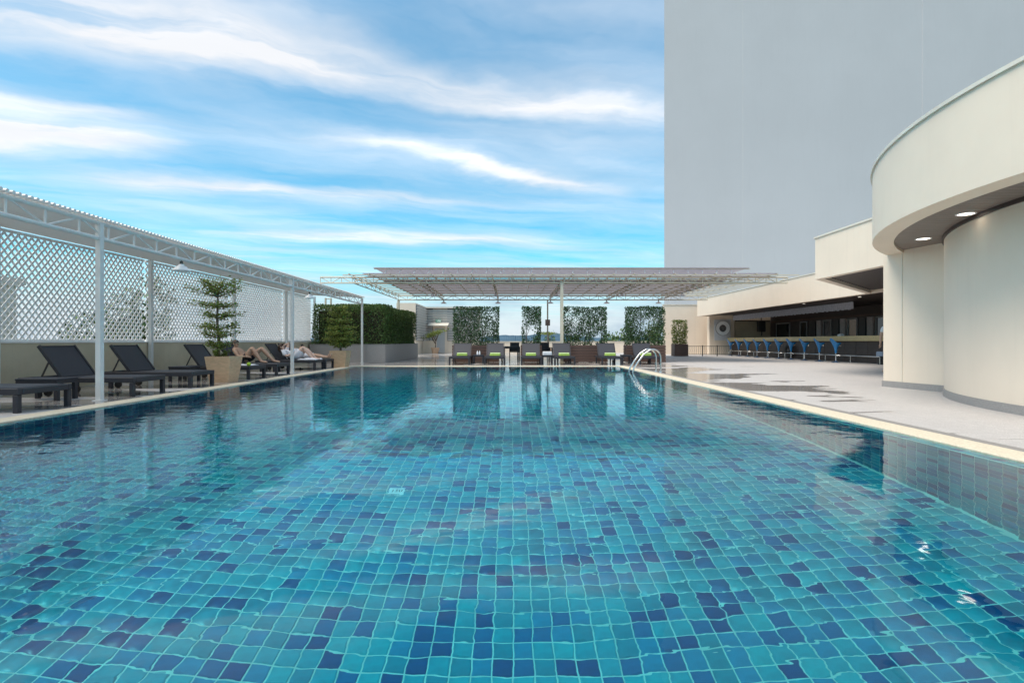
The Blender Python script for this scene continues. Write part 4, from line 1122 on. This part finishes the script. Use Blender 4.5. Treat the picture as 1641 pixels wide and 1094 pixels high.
for r in (0.08, 0.15, 0.22): gq.v, gq.f, gq.mi = gq.v, gq.f, gq.mi; q_ = ring_y(r, r + 0.015, -0.13, -0.118, 20); gq.add(q_.v, q_.f)
for a in range(6): gq.bar((0, -0.124, 0), (0.27 * math.cos(a * math.pi / 3), -0.124, 0.27 * math.sin(a * math.pi / 3)), 0.014)
gq.build('grille', 'granite_wall', fn)
for a in range(4):
    c_, s_ = math.cos(a * math.pi / 2 + .4), math.sin(a * math.pi / 2 + .4)
    MB().bar((0.03 * c_, -0.09, 0.03 * s_), (0.25 * c_, -0.075, 0.25 * s_), 0.13, 0.012, up=(0.3, 1, 0)).build('blade', 'dark_iron', fn)
sp = thing('hanging_speaker', 'black speaker box hung on a bracket from the bar ceiling', 'speaker', (18.6, 39.6, 1.72))
MB().box(-0.25, 0.25, -0.2, 0.2, 0, 0.78).build('cabinet', 'black', sp, bevel=0.03)
MB().box(-0.20, 0.20, -0.212, -0.202, 0.05, 0.73).build('grille', 'dark_iron', sp)
MB().bar((0, 0, 0.78), (0, 0, 1.265), 0.05).build('bracket', 'dark_iron', sp)
MB().tube([(0.08, 0.1, 0), (0.1, 0.1, -0.15), (0.06, 0.12, -0.28)], 0.03, 6).build('cable', 'black', sp)
wy = thing('old_tyre', 'dark tyre leaning against the bar front behind the stools', 'tyre', (16.36, 31.4, 0.0))
m = MB(); n1_, n2_ = 24, 8
vs = []; fs = []
for i in range(n1_):
    a = 2 * math.pi * i / n1_
    for k in range(n2_):
        b = 2 * math.pi * k / n2_; rr = 0.33 + 0.10 * math.cos(b)
        vs.append((0.07 * math.sin(b), rr * math.cos(a), 0.46 + rr * math.sin(a)))
for i in range(n1_):
    for k in range(n2_):
        fs.append((i * n2_ + k, ((i + 1) % n1_) * n2_ + k, ((i + 1) % n1_) * n2_ + (k + 1) % n2_, i * n2_ + (k + 1) % n2_))
m.add(vs, fs).build('tyre', 'rubber', wy, smooth=True)
MB().tube([(-0.02, 0, 0.46), (0.04, 0, 0.46)], 0.10, 14).build('hub', 'dark_iron', wy)
for a in range(5): MB().bar((0.01, 0.08 * math.cos(a * 1.257), 0.46 + 0.08 * math.sin(a * 1.257)), (0.01, 0.26 * math.cos(a * 1.257), 0.46 + 0.26 * math.sin(a * 1.257)), 0.05, 0.03, up=(1, 0, 0)).build('spoke', 'dark_iron', wy)
nk = thing('napkin_box', 'small white napkin box on the bar counter', 'box', (16.8, 27.1, 1.27))
MB().box(-0.1, 0.1, -0.13, 0.13, 0, 0.10).build('box', 'bottle', nk, bevel=0.01)
MB().box(-0.05, 0.05, -0.08, 0.08, 0.101, 0.12).build('paper', 'notice', nk)
bn = thing('waste_bin', 'dark bin with a blue-grey bag top at the end of the bar', 'bin', (16.15, 23.15, 0))
MB().lathe([(0, 0), (0.17, 0), (0.2, 0.42), (0, 0.42)], n=16).build('body', 'black', bn, smooth=True)
MB().lathe([(0.2, 0.36), (0.215, 0.36), (0.22, 0.5), (0.20, 0.56), (0.17, 0.54), (0.16, 0.45)], n=16).build('bag', 'bin_blue', bn, smooth=True)

# stools
def make_stool():
    t = thing('bar_stool', 'x', 'stool')
    n = 28; rings = []
    def ring(rx, ry, zf, ox=0.0):
        return [(ox + rx * math.cos(2 * math.pi * k / n), ry * math.sin(2 * math.pi * k / n), zf(math.cos(2 * math.pi * k / n))) for k in range(n)]
    back = lambda c: max(0.0, -c)
    prof = [ring(.040, .040, lambda c: .44), ring(.050, .050, lambda c: .52), ring(.062, .066, lambda c: .62), ring(.085, .10, lambda c: .72, 0.0),
            ring(.130, .15, lambda c: .80 + .03 * back(c), 0.0), ring(.20, .20, lambda c: .875 + .15 * back(c) ** 1.5 + .01 * max(0, c), 0.0),
            ring(.265, .215, lambda c: .905 + .245 * back(c) ** 1.6 + .03 * max(0, c), -0.01),
            ring(.250, .203, lambda c: .915 + .248 * back(c) ** 1.6 + .03 * max(0, c), -0.01),
            ring(.17, .17, lambda c: .885 + .12 * back(c) ** 1.5, 0.0), ring(.09, .09, lambda c: .862 + .02 * back(c), 0.0), ring(.005, .005, lambda c: .858, 0.0)]
    vs = [v for r_ in prof for v in r_]; fs = []
    for i in range(len(prof) - 1):
        for k in range(n):
            k2 = (k + 1) % n; fs.append((i * n + k, i * n + k2, (i + 1) * n + k2, (i + 1) * n + k))
    MB().add(vs, fs).build('shell', 'blue_shell', t, smooth=True)
    MB().tube([(0, 0, 0.02), (0, 0, 0.46)], 0.028, 12).build('column', 'chrome', t, smooth=True)
    MB().lathe([(0.0, 0.0), (0.20, 0.0), (0.205, 0.008), (0.19, 0.016), (0.05, 0.04), (0.032, 0.09), (0.0, 0.09)], n=24).build('base', 'blue_base', t, smooth=True)
    pts = [(0.02, 0.03, 0.34), (0.12, 0.12, 0.34), (0.22, 0.12, 0.34), (0.26, 0.0, 0.34), (0.22, -0.12, 0.34), (0.12, -0.12, 0.34), (0.02, -0.03, 0.34)]
    MB().tube(pts, 0.012, 8).build('footrest', 'chrome', t, smooth=True)
    MB().tube([(0.04, -0.12, 0.80), (0.12, -0.20, 0.79)], 0.008, 6).build('lever', 'chrome', t)
    return t
ST = make_stool()
for i in range(10):
    o = ST if i == 0 else dup(ST, (0, 0, 0))
    o.location = (15.45, 37.5 - i * 1.355, 0); o.rotation_euler = (0, 0, R(random.uniform(-9, 9)))
    o['label'] = 'blue bucket bar stool on a chrome column, %s along the bar from the wall fan' % ORD[i]; o['group'] = 'blue stools along the bar'

# projecting canopy between bar and rotunda
X2 = 9.30
cn = thing('bar_canopy', 'cream canopy block jutting out before the bar, angled at its far corner', 'canopy', (0, 0, 0))
def offset_poly():
    return [(X2, 10.6), (X1 + 0.0, 10.6), (X1 + 0.0, 21.1), (X2, 16.27)]
a_ = [(X2, 10.6), (X2, 16.27), (X1 - 0.004, 21.1)]
b_ = [(X2 + 0.22, 10.6), (X2 + 0.22, 16.17), (X1 - 0.004, 20.80)]
MB().strip(a_, b_, ZB, ZT - 0.003).build('fascia', 'cream', cn)
MB().strip([(X2 - 0.03, 10.6), (X2 - 0.03, 16.3), (X1 - 0.004, 21.15)], [(X2 + 0.25, 10.6), (X2 + 0.25, 16.15), (X1 - 0.004, 20.75)], ZT - 0.003, ZT + 0.047).build('coping', 'cream_cap', cn)
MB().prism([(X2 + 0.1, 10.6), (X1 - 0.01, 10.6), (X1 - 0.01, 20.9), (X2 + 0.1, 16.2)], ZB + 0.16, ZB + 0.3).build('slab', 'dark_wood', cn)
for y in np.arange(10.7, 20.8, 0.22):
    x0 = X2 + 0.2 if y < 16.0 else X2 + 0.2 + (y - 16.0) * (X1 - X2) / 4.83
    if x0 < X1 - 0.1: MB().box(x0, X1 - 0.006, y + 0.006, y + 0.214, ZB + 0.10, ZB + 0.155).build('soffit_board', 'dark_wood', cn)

# rotunda: drum wall under a wide curved fascia
CX, CY, RF, RWL = 12.8, 6.3, 7.05, 5.95
ro = thing('rotunda', 'curved cream pavilion with broad rounded fascia and lit soffit', 'building', (0, 0, 0))
def arc(r, a0, a1, n): return [(CX + r * math.cos(R(a)), CY + r * math.sin(R(a))) for a in np.linspace(a0, a1, n)]
A0, A1 = 105, 262
MB().strip(arc(RF, A0, A1, 70), arc(RF - 0.34, A0, A1, 70), ZB, ZT).build('fascia', 'cream', ro, smooth=True)
MB().strip(arc(RF + 0.03, A0, A1, 70), arc(RF - 0.30, A0, A1, 70), ZT, ZT + 0.05).build('coping', 'cream_cap', ro, smooth=True)
MB().strip(arc(RF - 0.35, A0, A1, 40), arc(1.0, A0, A1, 40), ZB + 0.13, ZB + 0.3).build('roof_slab', 'soffit_wood', ro)
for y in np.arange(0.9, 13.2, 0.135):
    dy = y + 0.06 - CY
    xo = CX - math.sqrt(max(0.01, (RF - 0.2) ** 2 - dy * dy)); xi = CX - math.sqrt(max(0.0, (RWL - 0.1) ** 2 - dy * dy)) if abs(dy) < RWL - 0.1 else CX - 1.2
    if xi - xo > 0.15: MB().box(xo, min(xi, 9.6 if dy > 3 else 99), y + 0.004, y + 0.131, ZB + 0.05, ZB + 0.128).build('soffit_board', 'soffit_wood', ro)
wa = arc(RWL, 135.5, 262, 60)
MB().strip(wa, arc(RWL - 0.25, 135.5, 262, 60), 0.0, ZB + 0.05).build('wall', 'cream', ro, smooth=True)
MB().strip(arc(RWL + 0.02, 135.5, 262, 60), arc(RWL + 0.001, 135.5, 262, 60), 0.0, 0.13).build('skirting', 'granite_wall', ro)
MB().strip(arc(RWL + 0.03, 135.5, 262, 60), arc(RWL + 0.001, 135.5, 262, 60), ZB - 0.01, ZB + 0.05).build('dark_trim', 'dark_wood', ro)  # dark trim covering the inner ends of the soffit boards
cx_, cy_ = wa[0]
p_poly = [(cx_ - 0.012, cy_ - 0.06), (cx_ + 2.2, cy_ - 0.06), (cx_ + 2.2, 11.8), (8.26, 11.8)]
MB().prism(list(p_poly), 0.0, ZB + 0.05).build('pier', 'cream', ro)
MB().strip([(8.238, 11.82), (cx_ - 0.036, cy_ - 0.02)], [(8.256, 11.82), (cx_ - 0.016, cy_ - 0.02)], 0.0, 0.132).build('skirting', 'granite_wall', ro)
MB().bar((8.355, 11.35, 0.12), (8.355, 11.35, ZB), 0.012, 0.03).build('expansion_joint', 'cream_cap', ro)
for i, (x, y) in enumerate([(6.93, 8.1), (7.8, 10.06), (6.5, 5.6)]):
    o = thing('downlight', 'lit round downlight in the rotunda soffit, ' + ['over the middle of the curved wall', 'above the flat pier by the bar', 'out towards the pool deck'][i], 'lamp', (x, y, ZB + 0.05), 0, 'rotunda downlights')
    MB().lathe([(0.0, -0.006), (0.105, -0.006)], n=24).build('lens', 'glow', o)
    MB().lathe([(0.105, 0.0), (0.105, -0.012), (0.13, -0.010), (0.13, 0.0)], n=24).build('ring', 'lamp_white', o, smooth=True)

# ================================================================== PEOPLE
def skin(nodes, edges, root=0, sub=2):
    """grow a smooth body over a skeleton of joints; returns plain mesh data"""
    me = bpy.data.meshes.new('sk'); me.from_pydata([n[0] for n in nodes], edges, [])
    ob = bpy.data.objects.new('sk', me); COL.objects.link(ob)
    ob.modifiers.new('s', 'SKIN')
    sv = me.skin_vertices[0].data
    for i, n in enumerate(nodes):
        r = n[1]; sv[i].radius = (r, r) if not isinstance(r, tuple) else r
        sv[i].use_root = (i == root)
    md = ob.modifiers.new('u', 'SUBSURF'); md.levels = sub; md.render_levels = sub
    dg = bpy.context.evaluated_depsgraph_get()
    out = bpy.data.meshes.new_from_object(ob.evaluated_get(dg))
    bpy.data.objects.remove(ob)
    return out
def to_mb(me, mb):
    o = len(mb.v); mb.v += [tuple(v.co) for v in me.vertices]
    for p in me.polygons: mb.f.append(tuple(i + o for i in p.vertices)); mb.mi.append(0)
def hand(mb, wrist, d, side, curl=0.35, s=1.0):
    """palm plus five separate fingers; d = pointing direction, side = direction of the thumb"""
    d = Vector(d).normalized(); side = Vector(side); side = (side - d * side.dot(d)).normalized(); nrm = d.cross(side)
    w = Vector(wrist)
    mb.tube([w - d * 0.01, w + d * 0.03, w + d * 0.085 * s], [0.026, 0.034, 0.030], 8)
    for k, (off, L) in enumerate(((0.028, 0.068), (0.010, 0.078), (-0.009, 0.072), (-0.026, 0.056))):
        a = w + d * 0.075 * s + side * off; b = a + d * L * 0.5 - nrm * L * curl * 0.3; c = b + d * L * 0.4 - nrm * L * curl
        mb.tube([a, b, c], [0.0095, 0.0085, 0.0065], 6)
    a = w + d * 0.025 + side * 0.026; b = a + d * 0.03 + side * 0.028; c = b + d * 0.034 + side * 0.006
    mb.tube([a, b, c], [0.012, 0.0105, 0.008], 6)
def ellipsoid(mb, c, r, fwd=(1, 0, 0), keep=None, nu=16, nv=12):
    c = Vector(c); f = Vector(fwd).normalized(); s = Vector((0, 1, 0)); u = f.cross(s).normalized() * -1
    if u.z < 0: u = -u
    vs = []; idx = {}; fs = []
    for i in range(nv + 1):
        th = math.pi * i / nv
        for k in range(nu):
            ph = 2 * math.pi * k / nu
            l = Vector((math.sin(th) * math.cos(ph), math.sin(th) * math.sin(ph), math.cos(th)))
            vs.append((l, c + f * l.x * r[0] + s * l.y * r[1] + u * l.z * r[2]))
    for i in range(nv):
        for k in range(nu):
            q = (i * nu + k, i * nu + (k + 1) % nu, (i + 1) * nu + (k + 1) % nu, (i + 1) * nu + k)
            m = sum((vs[j][0] for j in q), Vector()) / 4
            if keep is None or keep(m): fs.append(q)
    mb.add([v[1] for v in vs], fs)
def make_person(label, loc, J, skin_mat, hair_mat, fwd, extra=None, hair='short', rz=0.0):
    """J: joints in metres: pelvis, belly, chest, neck, head, and for l/r: sh, el, wr, hip, kn, an, toe"""
    t = thing('person', label, 'person', loc, rz)
    N = []; E = []; ix = {}
    def nd(k, p, r): ix[k] = len(N); N.append((p, r)); return ix[k]
    def ed(a, b): E.append((ix[a], ix[b]))
    nd('pelvis', J['pelvis'], 0.125); nd('belly', J['belly'], 0.118); nd('chest', J['chest'], 0.135); nd('nb', J['nb'], 0.066)
    ed('pelvis', 'belly'); ed('belly', 'chest'); ed('chest', 'nb')
    h = Vector(J['head']); nb_ = Vector(J['nb']); f = Vector(fwd).normalized()
    nd('nk', tuple(nb_.lerp(h, 0.42)), 0.052); ed('nb', 'nk')
    nd('jaw', tuple(h + f * 0.028 - (h - nb_).normalized() * 0.05), 0.058); ed('nk', 'jaw')
    nd('skull', tuple(h + (h - nb_).normalized() * 0.030), 0.083); ed('jaw', 'skull')
    for s in ('l', 'r'):
        nd('sh' + s, J['sh' + s], 0.068); ed('chest', 'sh' + s)
        nd('el' + s, J['el' + s], 0.047); ed('sh' + s, 'el' + s)
        nd('wr' + s, J['wr' + s], 0.031); ed('el' + s, 'wr' + s)
        nd('hip' + s, J['hip' + s], 0.105); ed('pelvis', 'hip' + s)
        th = Vector(J['hip' + s]).lerp(Vector(J['kn' + s]), 0.5); nd('th' + s, tuple(th), 0.098); ed('hip' + s, 'th' + s)
        nd('kn' + s, J['kn' + s], 0.067); ed('th' + s, 'kn' + s)
        cf = Vector(J['kn' + s]).lerp(Vector(J['an' + s]), 0.35); nd('cf' + s, tuple(cf + Vector(J.get('calf', (-0.01, 0, 0)))), 0.069); ed('kn' + s, 'cf' + s)
        nd('an' + s, J['an' + s], 0.041); ed('cf' + s, 'an' + s)
        md_ = Vector(J['an' + s]).lerp(Vector(J['toe' + s]), 0.6); nd('ft' + s, tuple(md_), 0.036); ed('an' + s, 'ft' + s)
        nd('to' + s, J['toe' + s], 0.026); ed('ft' + s, 'to' + s)
    mb = MB(); to_mb(skin(N, E), mb)
    for s, sd_ in (('l', -1), ('r', 1)):
        d_ = J.get('hd' + s) or tuple(Vector(J['wr' + s]) - Vector(J['el' + s]))
        hand(mb, J['wr' + s], d_, J.get('thumb' + s, (0, -sd_, 0.3)))
    # nose and ears belong to the body surface
    up = (h - nb_).normalized(); up = (up - f * up.dot(f)).normalized()
    mb.tube([h + f * 0.072 + up * 0.035, h + f * 0.098 - up * 0.004, h + f * 0.082 - up * 0.016], [0.010, 0.015, 0.012], 6)
    for sy in (-1, 1): ellipsoid(mb, h + Vector((0, sy * 0.080, 0)) + up * 0.005 - f * 0.005, (0.022, 0.010, 0.032), f, nu=8, nv=6)
    bo = mb.build('body', skin_mat, t, smooth=False)
    bo.data.polygons.foreach_set('use_smooth', [True] * len(bo.data.polygons))
    fc = MB()
    for sy in (-1, 1): ellipsoid(fc, h + f * 0.079 + up * 0.022 + Vector((0, sy * 0.032, 0)), (0.010, 0.014, 0.008), f, nu=8, nv=6)
    fc.build('eyes', 'eye', t)
    lp = MB(); ellipsoid(lp, h + f * 0.086 - up * 0.045, (0.009, 0.024, 0.008), f, nu=8, nv=6); lp.build('lips', 'lip', t)
    hm = MB()
    def keepf(m): return m.z > 0.25 - 0.9 * max(0, -m.x) - 0.15 * max(0, -m.x) and not (m.x > 0.55 and m.z < 0.62)
    ellipsoid(hm, h + up * 0.028 - f * 0.006, (0.104, 0.094, 0.108), f, keepf)
    if hair == 'long':
        hm.tube([h - f * 0.06 + up * 0.03, h - f * 0.10 - up * 0.05, h - f * 0.09 - up * 0.15], [0.07, 0.065, 0.03], 10)
    hm.build('hair', hair_mat, t, smooth=True)
    return t, N, ix

def garment(t, name, mat, nodes, edges, root=0):
    me = skin(nodes, edges, root); me.materials.clear(); me.materials.append(MATS[mat])
    me.polygons.foreach_set('use_smooth', [True] * len(me.polygons))
    return link(name, me, t)

# man with bent knees, bare chest, black shorts
JM = dict(pelvis=(-0.10, 0, 0.475), belly=(-0.21, 0, 0.565), chest=(-0.32, 0, 0.69), nb=(-0.40, 0, 0.80), head=(-0.41, 0, 0.925),
          shl=(-0.36, -0.165, 0.755), ell=(-0.20, -0.25, 0.56), wrl=(0.03, -0.22, 0.55), shr=(-0.36, 0.165, 0.755), elr=(-0.18, 0.25, 0.58), wrr=(0.04, 0.17, 0.62),
          hipl=(-0.05, -0.10, 0.465), knl=(0.165, -0.13, 0.815), anl=(0.44, -0.14, 0.405), toel=(0.63, -0.15, 0.378),
          hipr=(-0.05, 0.10, 0.465), knr=(0.33, 0.13, 0.80), anr=(0.68, 0.15, 0.405), toer=(0.87, 0.16, 0.378))
P1, N1, I1 = make_person('bare-chested man in black shorts reclining with knees up', (-7.905, 15.94, 0), JM, 'skin_tan', 'hair_grey', (1, 0, -0.25))
garment(P1, 'shorts', 'shorts_black', [((-0.11, 0, 0.475), 0.140), ((-0.20, 0, 0.55), 0.128), ((-0.05, -0.10, 0.47), 0.130), ((0.068, -0.118, 0.645), 0.130), ((-0.05, 0.10, 0.47), 0.130), ((0.135, 0.115, 0.635), 0.130)],
        [(0, 1), (0, 2), (2, 3), (0, 4), (4, 5)])
# woman in a white robe
JW = dict(pelvis=(0.17, 0, 0.47), belly=(0.04, 0, 0.525), chest=(-0.12, 0, 0.60), nb=(-0.24, 0, 0.69), head=(-0.31, 0, 0.795),
          shl=(-0.19, -0.155, 0.645), ell=(-0.03, -0.24, 0.475), wrl=(0.15, -0.17, 0.575), shr=(-0.20, 0.155, 0.66), elr=(-0.14, 0.20, 0.93), wrr=(-0.32, 0.17, 0.86),
          hipl=(0.22, -0.095, 0.465), knl=(0.50, -0.09, 0.80), anl=(0.83, -0.10, 0.405), toel=(1.00, -0.10, 0.380),
          hipr=(0.22, 0.095, 0.465), knr=(0.53, 0.10, 0.74), anr=(0.86, 0.10, 0.405), toer=(1.02, 0.12, 0.380))
P2, N2, I2 = make_person('brown-haired woman in a white robe reclining with one arm raised', (-7.905, 18.92, 0), JW, 'skin_pale', 'hair_brown', (1, 0, 0.35), hair='long')
garment(P2, 'robe', 'robe', [((0.17, 0, 0.475), 0.150), ((0.04, 0, 0.53), 0.145), ((-0.12, 0, 0.60), 0.148), ((-0.20, 0, 0.655), 0.092), ((-0.19, -0.155, 0.645), 0.078), ((-0.06, -0.235, 0.50), 0.070),
        ((-0.20, 0.155, 0.66), 0.078), ((-0.17, 0.18, 0.80), 0.066), ((0.22, -0.095, 0.47), 0.126), ((0.43, -0.09, 0.71), 0.118), ((0.22, 0.095, 0.47), 0.118), ((0.44, 0.10, 0.66), 0.116)],
        [(0, 1), (1, 2), (2, 3), (2, 4), (4, 5), (2, 6), (6, 7), (0, 8), (8, 9), (0, 10), (10, 11)])
# reader lying behind her
JR = dict(pelvis=(0.10, 0, 0.475), belly=(-0.04, 0, 0.54), chest=(-0.18, 0, 0.63), nb=(-0.31, 0, 0.725), head=(-0.37, 0, 0.835),
          shl=(-0.26, -0.16, 0.68), ell=(-0.08, -0.24, 0.60), wrl=(-0.03, -0.13, 0.74), shr=(-0.26, 0.16, 0.68), elr=(-0.08, 0.24, 0.60), wrr=(-0.03, 0.13, 0.74),
          hipl=(0.16, -0.095, 0.46), knl=(0.58, -0.11, 0.475), anl=(1.00, -0.11, 0.41), toel=(1.07, -0.12, 0.56),
          hipr=(0.16, 0.095, 0.46), knr=(0.58, 0.11, 0.475), anr=(1.00, 0.12, 0.41), toer=(1.07, 0.13, 0.56), calf=(0, 0, -0.02))
P3, N3, I3 = make_person('dark-haired person lying back reading a black tablet', (-7.845, 19.82, 0), JR, 'skin_tan', 'hair_dark', (1, 0, -0.1))
garment(P3, 'robe', 'robe', [((0.10, 0, 0.475), 0.150), ((-0.04, 0, 0.54), 0.143), ((-0.18, 0, 0.63), 0.146), ((-0.27, 0, 0.69), 0.090), ((-0.26, -0.16, 0.68), 0.076), ((-0.11, -0.235, 0.61), 0.062),
        ((-0.26, 0.16, 0.68), 0.076), ((-0.11, 0.235, 0.61), 0.062), ((0.16, -0.095, 0.462), 0.112), ((0.44, -0.105, 0.475), 0.116), ((0.16, 0.095, 0.462), 0.112), ((0.44, 0.105, 0.475), 0.116)],
        [(0, 1), (1, 2), (2, 3), (2, 4), (4, 5), (2, 6), (6, 7), (0, 8), (8, 9), (0, 10), (10, 11)])
tb = thing('tablet', 'black tablet held up by the dark-haired reader', 'tablet', (-7.845 + 0.045, 19.82, 0.79)); tb.rotation_euler = (0, R(-28), 0)
MB().box(-0.006, 0.006, -0.12, 0.12, -0.10, 0.12).build('case', 'black', tb, bevel=0.003)
MB().box(-0.0085, -0.0065, -0.105, 0.105, -0.085, 0.105).build('screen', 'glass_dark', tb)
# crumpled white towel under the woman's feet, white towel and tennis ball by the man
def crumple(name, label, loc, w, dp, hgt, seed, mat='robe'):
    rg = np.random.default_rng(seed); nx, ny = 22, 14
    ph = rg.uniform(0, 6.28, 6); kx = rg.uniform(3, 14, 6); ky = rg.uniform(3, 14, 6)
    vs = []; fs = []
    for j in range(ny + 1):
        for i in range(nx + 1):
            u, v = i / nx, j / ny
            e = min(u, 1 - u, v, 1 - v) * 5; e = min(1, e)
            z = hgt * e ** 0.6 * (0.55 + 0.45 * np.mean(np.sin(kx * u + ky * v + ph)) * 1.6)
            vs.append(((u - 0.5) * w + 0.02 * math.sin(9 * v + ph[0]), (v - 0.5) * dp + 0.02 * math.sin(8 * u + ph[1]), max(0.002, z)))
    for j in range(ny):
        for i in range(nx):
            a = j * (nx + 1) + i; fs.append((a, a + 1, a + nx + 2, a + nx + 1))
    o = MB().add(vs, fs).build(name, mat, None, smooth=True); o.location = loc
    sm = o.modifiers.new('t', 'SOLIDIFY'); sm.thickness = 0.01; sm.offset = 1
    return tag(o, label, 'towel')
crumple('towel', 'crumpled white towel under the feet of the robed woman', (-7.20, 18.90, 0.352), 0.66, 0.70, 0.085, 3)
crumple('towel', 'flat white towel on the lounger just past the potted tree', (-7.30, 14.42, 0.352), 0.6, 0.46, 0.03, 4)
tn = MB(); ellipsoid(tn, (0, 0, 0), (0.052, 0.052, 0.052), nu=20, nv=14)
o = tn.build('tennis_ball', 'tennis', None, smooth=True); o.location = (-6.97, 14.05, 0.398)
tag(o, 'bright yellow-green tennis ball on the empty lounger', 'ball')
sdl = thing('sandals', 'pair of dark sandals on the deck under the robed woman', 'sandals', (-7.75, 18.95, 0))
for k in (-1, 1):
    MB().prism([(k * 0.16 - 0.14, -0.04), (k * 0.16 + 0.10, -0.05), (k * 0.16 + 0.13, 0.0), (k * 0.16 + 0.10, 0.05), (k * 0.16 - 0.14, 0.04)], 0.0, 0.025).build('sole', 'black', sdl)
    MB().tube([(k * 0.16 + 0.03, -0.048, 0.02), (k * 0.16 + 0.03, -0.03, 0.055), (k * 0.16 + 0.03, 0.03, 0.055), (k * 0.16 + 0.03, 0.048, 0.02)], 0.012, 6).build('strap', 'black', sdl)
# attendant standing beyond the pier
JA = dict(pelvis=(0, 0, 0.98), belly=(0, 0, 1.12), chest=(0, 0, 1.34), nb=(0, 0, 1.52), head=(0.01, 0, 1.67),
          shl=(0, 0.20, 1.46), ell=(0.02, 0.27, 1.18), wrl=(0.06, 0.26, 0.93), shr=(0, -0.20, 1.46), elr=(0.02, -0.27, 1.18), wrr=(0.08, -0.25, 0.94),
          hipl=(0, 0.10, 0.92), knl=(0.01, 0.11, 0.50), anl=(0, 0.12, 0.09), toel=(0.16, 0.13, 0.03),
          hipr=(0, -0.10, 0.92), knr=(0.01, -0.11, 0.50), anr=(0, -0.12, 0.09), toer=(0.16, -0.13, 0.03),
          hdl=(0.05, 0, -1), hdr=(0.05, 0, -1), thumbl=(1, 0, 0), thumbr=(1, 0, 0))
P4, N4, I4 = make_person('attendant in a white short-sleeved shirt half hidden by the cream pier', (12.11, 17.0, 0), JA, 'skin_tan', 'hair_dark', (1, 0, 0), rz=R(90))
garment(P4, 'shirt', 'shirt', [((0, 0, 0.98), 0.142), ((0, 0, 1.12), 0.135), ((0, 0, 1.34), 0.145), ((0, 0, 1.48), 0.09), ((0, 0.20, 1.455), 0.078), ((0.01, 0.245, 1.27), 0.066), ((0, -0.20, 1.455), 0.078), ((0.01, -0.245, 1.27), 0.066)],
        [(0, 1), (1, 2), (2, 3), (2, 4), (4, 5), (2, 6), (6, 7)])
garment(P4, 'trousers', 'trousers', [((0, 0, 0.96), 0.137), ((0, 0.10, 0.90), 0.105), ((0.01, 0.11, 0.50), 0.075), ((0, 0.12, 0.12), 0.058), ((0, -0.10, 0.90), 0.105), ((0.01, -0.11, 0.50), 0.075), ((0, -0.12, 0.12), 0.058)],
        [(0, 1), (1, 2), (2, 3), (0, 4), (4, 5), (5, 6)])
